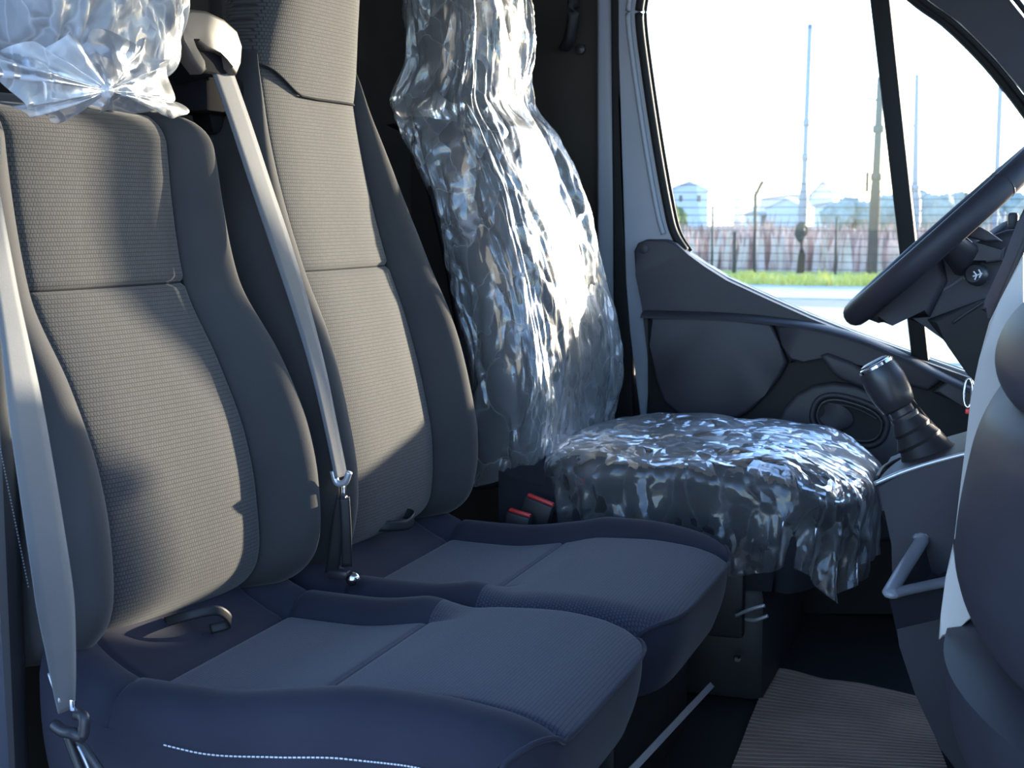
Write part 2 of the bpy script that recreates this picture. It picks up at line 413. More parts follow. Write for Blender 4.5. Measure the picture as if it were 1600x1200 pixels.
# ------------------------------------------------------------------ driver door
door = tag(empty('door_1'), 'driver door with grey trim panel and painted window frame', None, None, 'structure')
def poly(pix, Y): return [P(x, y, Y=Y) for x, y in pix]
win_rear = [(1016, -60), (1003, 0), (1001, 35), (1010, 110), (1028, 230), (1046, 330), (1056, 366), (1072, 392)]
sill = [(1072, 392), (1100, 411), (1135, 432), (1200, 462), (1265, 491), (1330, 517), (1430, 553), (1530, 588), (1640, 630)]
# painted inner frame behind the window
frame_pix = [(963, -60)] + [(x - 6, y) for x, y in win_rear] + [(1075, 420), (1016, 470), (1015, 660), (1001, 668), (985, 520), (974, 380), (966, 150)]
prism('window_frame', poly(frame_pix, 2.955), (0, 0.03, 0), M_PAINT, door, bevel=0.008, seg=3)
# pressed ridge of the frame
tube('frame_ridge', catmull([P(x - 19, y, Y=2.953) for x, y in win_rear[:-1]], 6), 0.006, M_PAINT, door, ns=8)
# black seal around the glass
seal = [(x - 2, y) for x, y in win_rear]
tube('window_seal', catmull([P(x, y, Y=2.958) for x, y in seal], 6), 0.0095, M_RUB, door, ns=8)
tube('glass_channel', catmull([P(x + 8, y, Y=2.985) for x, y in win_rear], 6), 0.004, M_RUB, door, ns=6)
# sill strip of the door seen bright below the glass
prism('sill_strip', poly(sill + [(x, y + 30) for x, y in sill[::-1]], 2.965), (0, 0.03, 0), M_PAINT, door, bevel=0.006, seg=3)
tube('sill_seal', catmull([P(x, y + 2, Y=2.985) for x, y in sill], 6), 0.006, M_RUB, door, ns=8)
# bar between the window and the quarter light
prism('division_bar', poly([(1352, -60), (1384, -60), (1452, 570), (1424, 560)], 2.955), (0, 0.03, 0), M_RUB, door, bevel=0.005)
# A pillar with its seal
ap_in = [(1350, -70), (1430, 0), (1478, 35), (1530, 85), (1575, 138), (1620, 200), (1680, 300)]
tube('pillar_seal', catmull([P(x, y, Y=2.96) for x, y in ap_in], 6), 0.011, M_RUB, door, ns=8)
o = prism('trim_5', poly([(1375, -70), (1452, 0), (1500, 35), (1550, 85), (1595, 138), (1640, 200), (1700, 300), (1800, 300), (1650, 90), (1570, -10), (1530, -70)], 2.93), (0, 0.06, 0), M_DASH, bevel=0.012, seg=4)
structure(o, 'grey windscreen pillar trim at the driver door')
tube('seal', catmull([P(x + 12, y, Y=2.935) for x, y in ap_in], 6), 0.005, M_RUB, o, ns=6)
tube('windscreen_seal', catmull([P(1535, -60, Y=2.93), P(1588, 0, Y=2.93), P(1625, 50, Y=2.93), P(1700, 160, Y=2.93)], 6), 0.006, M_RUB, o, ns=6)
# trim panel
panel = [(990, 392), (996, 380), (1010, 374), (1040, 374), (1056, 380), (1074, 397), (1100, 416), (1135, 438), (1200, 468), (1265, 497), (1330, 523), (1430, 560),
         (1530, 596), (1640, 640), (1640, 960), (1005, 960), (1013, 660), (1012, 560), (1003, 480), (993, 430)]
prism('upper_panel', poly(panel, YD), (0, 0.03, 0), M_DTRIM, door, bevel=0.006, seg=3)
lathe('screw_cap', P(1006, 389, Y=YD), (0, -1, 0), [(0, 0.010), (0.002, 0.010), (0.003, 0.008), (0.0031, 0.0)], M_DTRIM, door, 16)
YA = 2.895
ledge_top = [(1008, 486), (1060, 487), (1120, 489), (1180, 493), (1215, 497), (1260, 503), (1310, 514), (1360, 530), (1420, 556), (1480, 585), (1560, 622), (1640, 660)]
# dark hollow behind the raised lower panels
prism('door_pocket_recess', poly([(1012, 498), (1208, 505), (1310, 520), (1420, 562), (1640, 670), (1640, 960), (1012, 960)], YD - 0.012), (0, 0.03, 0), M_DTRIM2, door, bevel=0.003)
low = [(1014, 494), (1120, 498), (1205, 504), (1217, 536), (1230, 566), (1218, 590), (1195, 618), (1172, 642), (1150, 654), (1112, 656), (1060, 648), (1036, 628), (1022, 590), (1015, 540)]
prism('lower_panel', poly(low, YA), (0, 0.035, 0), M_DTRIM, door, bevel=0.008, seg=3)
arc = [(1209, 505), (1260, 510), (1310, 521), (1360, 537), (1420, 562), (1478, 590), (1450, 611), (1405, 600), (1350, 572), (1310, 556), (1280, 553), (1254, 559), (1234, 568), (1221, 538)]
prism('armrest_panel', poly(arc, YA), (0, 0.035, 0), M_DTRIM, door, bevel=0.008, seg=3)
arc2 = [(1482, 592), (1560, 628), (1640, 668), (1640, 720), (1560, 660), (1500, 632), (1455, 613)]
prism('front_panel', poly(arc2, YA), (0, 0.035, 0), M_DTRIM, door, bevel=0.008, seg=3)
V = []; path = catmull([P(x, y, Y=YD) for x, y in ledge_top], 6)
def ledge(u, v):
    p = path[min(len(path) - 1, int(round(u * (len(path) - 1))))]
    a = v * math.pi / 2
    return (p.x, YD + 0.002 - 0.042 * math.sin(a), p.z - 0.014 * (1 - math.cos(a)) + 0.002)
grid('armrest_ledge', ledge, len(path) - 1, 6, M_DTRIM, door)
dome = [(1212, 662), (1224, 638), (1244, 616), (1270, 602), (1302, 597), (1340, 602), (1378, 622), (1420, 660), (1470, 730), (1500, 820), (1370, 850), (1250, 760), (1212, 690)]
prism('handle_panel', poly(dome, YD - 0.03), (0, 0.03, 0), M_DTRIM, door, bevel=0.01, seg=3)
# pull grip beside the gear lever
prism('pull_grip', poly([(1281, 556), (1292, 552), (1330, 566), (1378, 596), (1395, 618), (1360, 612), (1318, 596), (1300, 584)], YA - 0.012), (0, 0.04, 0), M_DTRIM, door, bevel=0.008, seg=3)
# oval inner handle
hc = P(1327, 657, Y=YD - 0.034)
ha = (P(1380, 674, Y=YD - 0.034) - hc); ha.normalize(); hb = Vector((0, 1, 0)).cross(ha).normalized()
def oval(k, a, b, e=2.6):
    t = 2 * math.pi * k
    c, s = math.cos(t), math.sin(t)
    return hc + ha * (a * math.copysign(abs(c) ** (2 / e), c)) + hb * (b * math.copysign(abs(s) ** (2 / e), s))
hs = empty('inner_handle'); hs.parent = door
tube('bezel', [oval(k / 40, 0.074, 0.044) for k in range(40)], 0.006, M_DTRIM, hs, ns=8, closed=True, up=(0, 1, 0))
tube('inner_ring', [oval(k / 40, 0.064, 0.035) for k in range(40)], 0.0035, M_BLKS, hs, ns=8, closed=True, up=(0, 1, 0))
grid('dish', lambda u, v: oval(u, 0.064 * v, 0.035 * v) + Vector((0, 0.002 - 0.004 * v * v, 0)), 40, 6, M_DTRIM2, hs, closeu=True)
grid('lever', lambda u, v: hc + ha * (-0.056 + 0.058 * u + 0.006 * math.sin(v * math.pi)) + hb * (0.052 * (v - 0.5) * math.sin(math.pi * (0.18 + 0.64 * u))) + Vector((0, -0.006 - 0.006 * math.sin(u * math.pi), 0)), 14, 10, M_DTRIM, hs)
tube('grip_lip', catmull([hc + ha * t + hb * (-0.016 - 0.012 * math.cos(t * 24)) + Vector((0, -0.006, 0)) for t in (-0.05, -0.025, 0, 0.025, 0.05)], 5), 0.002, M_DTRIM, hs, ns=6)

# outside mirror at the front corner of the door
mi = empty('door_mirror'); mi.parent = door
def mirror_shell(u, v):
    t = 2 * math.pi * u; p_ = math.pi * (v - 0.5)
    f = lambda w, e: math.copysign(abs(w) ** (2 / e), w)
    return (0.098 + 0.055 * f(math.cos(p_), 3.5) * f(math.cos(t), 3), 3.19 + 0.12 * f(math.cos(p_), 3.5) * f(math.sin(t), 3.5), 0.665 + 0.175 * f(math.sin(p_), 3.5))
grid('housing', mirror_shell, 32, 20, M_BLK, mi, closeu=True)
tube('arm', [(0.05, 3.0, 0.56), (0.07, 3.10, 0.58)], 0.03, M_BLK, mi, ns=10)
box('mirror_glass', (0.042, 3.19, 0.67), (0.004, 0.19, 0.28), M_CHROME, mi, bevel=0.0015)
prism('door_header', [Vector((-0.98, 2.96, 1.32)), Vector((-0.20, 2.96, 1.32)), Vector((-0.36, 2.96, 1.47)), Vector((-0.98, 2.96, 1.47))], (0, 0.05, 0), M_PAINT, door, bevel=0.008)
# glass panes
def pane(name, pix, label):
    o = prism(name, poly(pix, 2.987), (0, 0.004, 0), M_GLASS, bevel=0); structure(o, label); return o
pane('window_1', [(1000, -60)] + [(x - 4, y) for x, y in win_rear] + [(x, y + 10) for x, y in sill[1:6]] + [(1435, 565), (1368, -60)], 'clear side window of the driver door')
pane('window_2', [(1368, -60), (1435, 565), (1530, 600), (1640, 640), (1700, 330)] + [(x + 8, y - 4) for x, y in ap_in[::-1][1:]], 'clear front quarter light of the driver door')
# windscreen from the dash to the roof
def wsp(x, y): return Vector((x, y, 0.70 + (0.55 - x) * 0.852))
ws = prism('window_3', [wsp(0.55, 1.02), wsp(0.55, 2.98), wsp(-0.06, 2.94), wsp(-0.3, 2.9), wsp(-0.3, 1.1), wsp(-0.06, 1.05)], (0.004, 0, 0.004), M_GLASS, bevel=0)
structure(ws, 'raked windscreen in front of the dashboard')

# ================================================================== SEATS
def back_surface(Yc, prof, slope, hwt, iwt, z0, z1, zs, bolt, edge=0.05):
    pf, hf, jf, bf = interp(prof), interp(hwt), interp(iwt), interp(bolt)
    def front(Y, z):
        dy = Y - Yc; a = abs(dy); iw = jf(z); hw = hf(z)
        x = pf(z) + slope * dy
        x -= 0.007 * math.exp(-((a - iw) / 0.0045) ** 2)
        if a <= iw + 1e-6:
            x += 0.010 * (1 - (a / iw) ** 4) - 0.004
            if zs: x -= 0.007 * math.exp(-((z - zs) / 0.004) ** 2)
        else:
            q = min(1.0, (a - iw) / max(1e-4, hw - iw)); b = bf(z)
            if q < 0.55: x += b * math.sin(math.pi / 2 * q / 0.55)
            else: x += b - (b + edge) * (1 - math.sqrt(max(0.0, 1 - ((q - 0.55) / 0.45) ** 2)))
        t = (z - (z1 - 0.045)) / 0.045
        if t > 0: x -= 0.045 * (1 - math.sqrt(max(0, 1 - t * t)))
        t = (z0 + 0.05 - z) / 0.05
        if t > 0: x -= 0.05 * (1 - math.sqrt(max(0, 1 - min(1, t) ** 2)))
        return x
    return front, hf, jf

def make_back(root, Yc, prof, slope, hwt, iwt, z0, z1, zs, bolt, m_ins, m_bol, thick=0.12):
    front, hf, jf = back_surface(Yc, prof, slope, hwt, iwt, z0, z1, zs, bolt)
    b = empty('backrest'); b.parent = root
    def ins(za, zb):
        def fn(u, v):
            z = za + (zb - za) * v; Y = Yc + jf(z) * (2 * u - 1); return (front(Y, z), Y, z)
        return fn
    if zs:
        grid('upper_insert', ins(zs, z1), 40, 50, m_ins, b)
        grid('lower_insert', ins(z0, zs), 40, 70, m_ins, b)
    else:
        grid('insert', ins(z0, z1), 40, 100, m_ins, b)
    for sgn in (-1, 1):
        def bol(u, v, sgn=sgn):
            z = z0 + (z1 - z0) * v; iw, hw = jf(z), hf(z)
            Y = Yc + sgn * (iw + (hw - iw) * (1 - (1 - u) ** 1.6)); return (front(Y, z), Y, z)
        grid('bolster', bol, 26, 110, m_bol, b)
    def shell(u, v):
        z = z0 + (z1 - z0) * v; hw = hf(z)
        xl, xr = front(Yc - hw, z), front(Yc + hw, z)
        k = 2 * u - 1; s = -1 if k < 0 else 1; k = abs(k)
        x = xr if s > 0 else xl
        if k > 0.7:
            t = (1 - k) / 0.3; return (x - t * (thick - 0.09), Yc + s * (hw + 0.006 * math.sin(t * 2)), z)
        t = k / 0.7; e = t ** 4
        xb = (xr + xl) / 2 - thick + 0.045
        return (xb * (1 - e) + (x - (thick - 0.09)) * e, Yc + s * hw * (1 - (1 - t) ** 1.0) * 1.0, z)
    grid('back_shell', shell, 40, 40, m_bol, b)
    def top(u, v):
        Y = Yc + hf(z1) * (2 * u - 1); xf = front(Y, z1); xb = front(Yc, z1) - thick + 0.06
        return (xf * (1 - v) + xb * v, Y, z1 + 0.012 * math.sin(math.pi * v))
    grid('top_cap', top, 30, 8, m_bol, b)
    # seam cords
    for sgn in (-1, 1):
        pts = []
        for k in range(61):
            z = z0 + 0.01 + (min(z1, 0.985) - z0 - 0.02) * k / 60; Y = Yc + sgn * jf(z); pts.append((front(Y, z) + 0.0015, Y, z))
        tube('seam', pts, 0.0013, M_SEAM, b, ns=5)
    if zs: tube('seam', [(front(Yc + jf(zs) * (2 * k / 24 - 1), zs) + 0.001, Yc + jf(zs) * (2 * k / 24 - 1), zs) for k in range(25)], 0.0013, M_SEAM, b, ns=5)
    return b, front, hf, jf

def make_cushion(root, Yc, hw, xr, xs, xf, z_tab, iw, long_side, m_ins, m_bol, zb=0.19, m_skirt=None, dx=0.0, slope=0.0):
    """xr rear, xs cross seam, xf front (X); long_side: sign of the side whose bolster runs to the front (0: both)"""
    zf = interp(z_tab)
    xi = xr + 0.085
    def pt(X, dy):
        a = abs(dy); s = 1 if dy > 0 else -1
        lng = (long_side == 0) or (s == long_side)
        wB = 1.0 if lng else 1 - sstep(xs - 0.03, xs + 0.05, X)
        z = zf(X)
        q = max(0.0, (a - iw) / (hw - iw))
        if q > 0:
            bmp = math.sin(math.pi / 2 * min(1, q / 0.5)) * 0.022 * (0.55 + 0.45 * (1 - sstep(xs, xf, X)))
            z += wB * bmp
            if q > 0.5: z -= (0.03 + wB * 0.012) * (1 - math.sqrt(max(0, 1 - ((q - 0.5) / 0.5) ** 2)))
        z -= wB * 0.007 * math.exp(-((a - iw) / 0.004) ** 2)
        z -= 0.004 * math.exp(-((X - xs) / 0.0035) ** 2) * (1 if a < iw or wB < 0.6 else 0)
        z -= 0.006 * math.exp(-((X - xi) / 0.005) ** 2)
        f = max(0.0, (X - (xf - 0.18)) / 0.18)
        Xo = X - 0.055 * f * (a / hw) ** 6
        return Vector((Xo + dx, Yc + dy, z))
    c = empty('cushion'); c.parent = root
    uvf = lambda p: (p[1], p[0])
    grid('rear_insert', lambda u, v: pt(xi + (xs - xi) * v, iw * (2 * u - 1)), 44, 36, m_ins, c, uvfn=uvf)
    dA = -iw if long_side in (-1, 0) else -hw
    dB = iw if long_side in (1, 0) else hw
    def ease(u):   # crowd samples at the rounded edge
        return u
    grid('front_insert', lambda u, v: pt(xs + (xf - xs) * v, dA + (dB - dA) * u), 70, 44, m_ins, c, uvfn=uvf)
    for s in (-1, 1):
        X1 = xf if (long_side == 0 or s == long_side) else xs
        grid('bolster', lambda u, v, s=s, X1=X1: pt(xi + (X1 - xi) * v, s * (iw + (hw - iw) * (1 - (1 - u) ** 1.5))), 24, 60, m_bol, c, uvfn=uvf)
    grid('rear_flap', lambda u, v: pt(xr + (xi - xr) * v, hw * (2 * u - 1)), 60, 12, m_bol, c, uvfn=uvf)
    # skirt all round
    per = [(xr + (xf - xr) * k / 30, -hw) for k in range(31)] + [(xf, -hw + 2 * hw * k / 40) for k in range(1, 41)] + [(xf - (xf - xr) * k / 30, hw) for k in range(1, 31)]
    def skirt(u, v):
        X, dy = per[min(len(per) - 1, int(round(u * (len(per) - 1))))]
        p = pt(X, dy); t = v
        inx = -0.02 * t * (1 if X > xf - 0.02 else 0)
        bulge = 0.006 * math.sin(math.pi * t)
        return (p.x + inx + bulge * (1 if X >= xf - 1e-6 else 0), p.y + (bulge - 0.015 * t) * (1 if dy > 0 else -1) * (1 if abs(dy) >= hw - 1e-6 else 0), p.z + (zb - p.z) * t)
    grid('skirt', skirt, len(per) - 1, 8, m_skirt or m_bol, c)
    pip = [pt(X, dy) + Vector((0.002 if X >= xf - 1e-6 else 0, 0, 0)) for X, dy in per[30:71]]
    tube('piping', pip, 0.0028, m_bol, c, ns=6)
    return c, pt

# ---- near passenger seat
s1 = thing('passenger_seat', 'near passenger seat in ribbed grey cloth with its headrest in a plastic bag', 'seat', 'twin passenger seats')
Y1 = 1.465
pr1 = [(0.30, -0.972), (0.345, -0.955), (0.40, -0.943), (0.47, -0.947), (0.535, -0.959), (0.63, -0.995), (0.73, -1.041), (0.84, -1.058), (0.94, -1.066)]
hw1 = [(0.30, 0.225), (0.36, 0.236), (0.50, 0.238), (0.65, 0.232), (0.75, 0.222), (0.88, 0.216), (0.915, 0.208), (0.935, 0.192), (0.945, 0.165)]
iw1 = [(0.30, 0.140), (0.60, 0.136), (0.73, 0.134), (0.95, 0.137)]
b1 = [(0.30, 0.03), (0.45, 0.042), (0.60, 0.042), (0.75, 0.03), (0.94, 0.024)]
bk1, fr1, hf1, jf1 = make_back(s1, Y1, pr1, 0.14, hw1, iw1, 0.325, 0.945, 0.73, b1, M_INS, M_BOL)
zt1 = [(-0.985, 0.350), (-0.945, 0.318), (-0.90, 0.299), (-0.80, 0.297), (-0.70, 0.310), (-0.62, 0.322), (-0.54, 0.325), (-0.48, 0.320), (-0.44, 0.310), (-0.42, 0.298)]
c1, pt1 = make_cushion(s1, Y1, 0.236, -0.985, -0.70, -0.42, zt1, 0.150, -1, M_INS2, M_BOLC, zb=0.20)
# white stitching along the near side and the back corner
st = []
for k in range(74):
    X = -0.83 + 0.385 * k / 74
    a = pt1(X, -0.2365) + Vector((0, -0.0025, -0.006 - 0.010 * math.sin(math.pi * k / 74)))
    b_ = pt1(X + 0.0034, -0.2365) + Vector((0, -0.0025, -0.006 - 0.010 * math.sin(math.pi * (k + 0.6) / 74)))
    st.append((a, b_))
tag(bars('stitching', st, 0.0006, M_WHITE, c1), kind='stuff')
# headrest and posts of the near seat
hd1 = empty('headrest'); hd1.parent = s1
def pillow(name, c, s, m, parent, e=3.0, nu=40, nv=24, wr=0.0, tilt=0.0):
    def fn(u, v):
        t = 2 * math.pi * u; p = math.pi * (v - 0.5)
        def f(w): return math.copysign(abs(w) ** (2 / e), w)
        x = s[0] * f(math.cos(p)) * f(math.cos(t)); y = s[1] * f(math.cos(p)) * f(math.sin(t)); z = s[2] * f(math.sin(p))
        return (c[0] + x + tilt * z, c[1] + y, c[2] + z)
    return grid(name, fn, nu, nv, m, parent, closeu=True)
pillow('pad', (-1.075, Y1, 1.095), (0.055, 0.135, 0.115), M_DFAB, hd1, tilt=0.05)
for s in (-1, 1): tube('post', [(-1.085, Y1 + s * 0.06, 0.93), (-1.082, Y1 + s * 0.06, 1.02)], 0.007, M_CHROME, hd1, ns=10)
# reclining loop
lp = empty('tilt_loop'); lp.parent = s1
q0 = P(280, 975, X=-0.945); q1 = P(335, 965, X=-0.93)
ribbon('strap', catmull([q0 + Vector((-0.02, 0, 0.0)), q0 + Vector((0.012, 0.01, 0.010)), q0.lerp(q1, 0.6) + Vector((0.025, 0, 0.014)), q1 + Vector((0.022, 0, -0.004)), q1 + Vector((0.0, -0.01, -0.012))], 6), (0, 0.35, 1), 0.006, 0.0012, M_BLK, lp)
# side trim and base of the near seat
box('side_trim', (-1.075, 1.212, 0.42), (0.16, 0.03, 0.55), M_BLK, s1, bevel=0.012)
ss = []
for k in range(46):
    y = 690 + 230 * k / 46
    ss.append((P(-2 + 47 * (k / 46), y, Y=1.187), P(-2 + 47 * ((k + 0.55) / 46), y + 2.8, Y=1.187)))
tag(bars('stitching', ss, 0.0006, M_GTHREAD, s1), kind='stuff')
box('base', (-0.72, 1.47, 0.10), (0.46, 0.44, 0.19), M_BLK, s1, bevel=0.012)
lathe('trim_button', P(551, 905, Y=1.712), (0.6, -0.6, 0.5), [(0, 0.010), (0.003, 0.010), (0.006, 0.0085), (0.009, 0.005), (0.010, 0.0)], M_CHROME, s1, 16)

# ---- middle passenger seat with built-in headrest
s2 = thing('passenger_seat', 'middle passenger seat in ribbed grey cloth with a tall bare built-in headrest', 'seat', 'twin passenger seats')
Y2 = 1.945
pr2 = [(0.30, -0.915), (0.355, -0.903), (0.42, -0.896), (0.46, -0.897), (0.545, -0.911), (0.65, -0.938), (0.735, -0.968), (0.85, -1.000), (0.95, -1.020), (1.04, -1.032), (1.085, -1.038)]
hw2 = [(0.30, 0.222), (0.36, 0.236), (0.50, 0.240), (0.65, 0.236), (0.75, 0.230), (0.85, 0.212), (0.92, 0.190), (0.98, 0.162), (1.02, 0.148), (1.04, 0.140), (1.085, 0.112)]
iw2 = [(0.30, 0.140), (0.60, 0.136), (0.73, 0.134), (0.90, 0.134), (1.0, 0.133), (1.03, 0.130), (1.085, 0.098)]
b2 = [(0.30, 0.03), (0.45, 0.044), (0.60, 0.044), (0.75, 0.034), (0.90, 0.02), (1.04, 0.004)]
bk2, fr2, hf2, jf2 = make_back(s2, Y2, pr2, 0.07, hw2, iw2, 0.325, 1.085, 0.735, b2, M_INS, M_BOL)
c2, pt2 = make_cushion(s2, Y2, 0.236, -0.955, -0.675, -0.415, [(a + (0.03 if a < -0.65 else 0.005), z) for a, z in zt1], 0.150, 1, M_INS2, M_BOLC, zb=0.20)
def hrest(u, v):
    t = 2 * math.pi * u; k = v
    hw = 0.137 - 0.016 * sstep(0.05, 0.6, k) - 0.02 * sstep(0.5, 1.0, k)
    hx = 0.05
    if k > 0.86: s_ = math.sqrt(max(0.0, 1 - ((k - 0.86) / 0.14) ** 2)); hw *= 0.25 + 0.75 * s_; hx *= 0.15 + 0.85 * s_
    c, s = math.cos(t), math.sin(t)
    f = lambda w, e: math.copysign(abs(w) ** (2 / e), w)
    y = hw * f(s, 4.5); x = hx * f(c, 4.5)
    zb = 0.986 + 0.040 * sstep(-0.03, -0.135, y)
    z = zb + (1.24 - zb) * v
    return (-1.066 + 0.036 * k + x + 0.07 * y, Y2 + y, z)
hr2 = empty('headrest'); hr2.parent = s2
grid('pad', hrest, 64, 36, M_INS, hr2, closeu=True)
tube('seam', [Vector(hrest((-0.235 + 0.47 * k / 40) % 1.0, 0.0)) + Vector((0.0005, 0, -0.001)) for k in range(41)], 0.0018, M_SEAM, hr2, ns=5)
grid('underside', lambda u, v: Vector(hrest(u, 0.0)).lerp(Vector((-1.060, Y2, 1.0)), v), 48, 3, M_BOL, hr2, closeu=True)
q0 = P(605, 826, X=-0.90)
ribbon('tilt_loop', catmull([q0 + Vector((-0.03, -0.01, 0.004)), q0 + Vector((0.0, 0.0, 0.004)), q0 + Vector((0.02, 0.03, 0.002)), q0 + Vector((0.018, 0.055, 0.010)), q0 + Vector((-0.01, 0.06, 0.012))], 6), (0, 0.2, 1), 0.008, 0.0015, M_BLK, s2)
box('base', (-0.70, 1.95, 0.10), (0.42, 0.42, 0.19), M_BLK, s2, bevel=0.012)
rl = empty('floor_rail'); rl.parent = s2
bars('strip', [(P(975, 1216, X=-0.452), P(1110, 1072, X=-0.452))], 0.0045, M_SILV, rl)
lathe('bolt', P(1151, 1028, Y=2.28), (0.6, -0.8, 0), [(0, 0.006), (0.004, 0.006), (0.005, 0.0)], M_CHROME, s2, 10)

# ---- driver seat under polythene
sd = thing('driver_seat', 'dark driver seat under clear plastic covers beside the window', 'seat')
Y3 = 2.535
crest = [(0.33, -0.812), (0.42, -0.790), (0.525, -0.775), (0.69, -0.800), (0.833, -0.835), (0.96, -0.892), (1.02, -0.925), (1.06, -0.94)]
pr3 = [(z, x - 0.075) for z, x in crest]
hw3 = [(0.33, 0.215), (0.45, 0.230), (0.60, 0.234), (0.80, 0.230), (0.90, 0.215), (0.95, 0.19), (0.98, 0.15)]
iw3 = [(0.33, 0.140), (1.0, 0.135)]
b3 = [(0.33, 0.04), (0.5, 0.05), (0.7, 0.048), (0.9, 0.03), (1.0, 0.02)]
make_back(sd, Y3, pr3, 0.03, hw3, iw3, 0.33, 0.975, 0.74, b3, M_DFAB, M_DFAB, thick=0.11)
hd3 = empty('headrest'); hd3.parent = sd
pillow('pad', (-1.0, Y3, 1.14), (0.06, 0.145, 0.125), M_DFAB, hd3, tilt=0.0)
for s in (-1, 1): tube('post', [(-1.0, Y3 + s * 0.06, 0.97), (-1.0, Y3 + s * 0.06, 1.05)], 0.007, M_CHROME, hd3, ns=10)
zt3 = [(-0.86, 0.42), (-0.80, 0.395), (-0.70, 0.385), (-0.55, 0.398), (-0.45, 0.408), (-0.36, 0.400), (-0.30, 0.375), (-0.275, 0.345)]
make_cushion(sd, Y3, 0.240, -0.86, -0.56, -0.30, [(a - 0.025, z - 0.012) for a, z in zt3], 0.160, 0, M_DFAB, M_DFAB, zb=0.20)
box('pedestal', (-0.62, 2.54, 0.10), (0.44, 0.42, 0.20), M_BLK, sd, bevel=0.02)
box('side_valance', (-0.66, 2.30, 0.19), (0.46, 0.02, 0.14), M_BLK, sd, bevel=0.008)
tube('slide_lever', catmull([P(1150, 962, Y=2.27), P(1170, 953, Y=2.26), P(1195, 946, Y=2.26)], 5), 0.003, M_SILV, sd, ns=8)
tube('slide_lever', catmull([P(1165, 968, Y=2.27), P(1180, 969, Y=2.26), P(1200, 962, Y=2.26)], 5), 0.003, M_SILV, sd, ns=8)

# ------------------------------------------------------------------ polythene covers
def nz(p, f, seed=0.0): return noise.noise(Vector((p[0] * f + seed, p[1] * f - seed, p[2] * f + 2 * seed)))
def ridge(p, f, seed=0.0): return 1 - abs(noise.noise(Vector((p[0] * f + seed, p[1] * f - seed, p[2] * f + 2 * seed)))) * 2

def cell(q):
    ds = noise.voronoi(Vector(q))[0]
    return min(1.0, (ds[1] - ds[0]) * 1.6) - 0.25 * ds[0]

cov_front = interp([(0.33, -0.805), (0.42, -0.778), (0.525, -0.762), (0.69, -0.787), (0.833, -0.822), (0.96, -0.882), (1.03, -0.925), (1.12, -0.925), (1.24, -0.935), (1.29, -0.985)])
cov_hw = interp([(0.33, 0.245), (0.45, 0.262), (0.60, 0.265), (0.80, 0.262), (0.90, 0.252), (0.97, 0.235), (1.03, 0.205), (1.10, 0.188), (1.20, 0.180), (1.25, 0.165), (1.275, 0.13), (1.285, 0.08), (1.29, 0.004)])
def cover_back(u, v):
    z = 0.345 + 0.945 * v; t = 2 * math.pi * u
    hw = cov_hw(z); xf = cov_front(z); hx = (0.088 if z < 1.0 else 0.088 - 0.012 * sstep(1.0, 1.1, z)) * (1.0 - 0.95 * sstep(1.24, 1.29, z))
    c, s = math.cos(t), math.sin(t)
    f = lambda w, e: math.copysign(abs(w) ** (2 / e), w)
    y = hw * f(s, 4.5); x = hx * f(c, 4.5)
    p = Vector((xf - hx + x, Y3 + y, z))
    # folds fan out from the headrest and hang down the sides
    k = sstep(0.33, 0.5, z)
    w = (t / (2 * math.pi) * 1.35 if s >= 0 else (t / (2 * math.pi) - 1) * 1.35)      # metres round the section
    fan = w * (1.0 + 0.5 * sstep(0.7, 1.1, z)) + 0.28 * (1.0 - z) * (1 if w > 0.05 else -0.6)
    d = 0.020 * cell((fan * 5.5, z * 1.7, 0.3)) + 0.012 * cell((fan * 13 + 3 * nz(p, 4, 2), z * 4.2 + fan * 3, 4.0)) + 0.004 * cell((fan * 30, z * 13 - fan * 12, 9.0)) - 0.014
    if c > 0.2: d -= 0.012 * (1 - (y / hw) ** 2) * sstep(1.02, 0.85, z) * k
    n = Vector((c, s * 0.8, 0)).normalized()
    p += n * (d + 0.004) * (1.0 - sstep(1.26, 1.29, z))
    p.z += 0.012 * nz(p, 12, 6.0) * (1 - v) + (0.04 * (ridge(p, 7, 2.0) - 0.5) * (1 - v) ** 6)
    return p
cvb = grid('seat_back_cover', cover_back, 260, 240, M_FILM, closeu=True)
tag(cvb, 'crinkled clear plastic cover over the driver seat back, blazing white in sunlight', 'plastic cover')

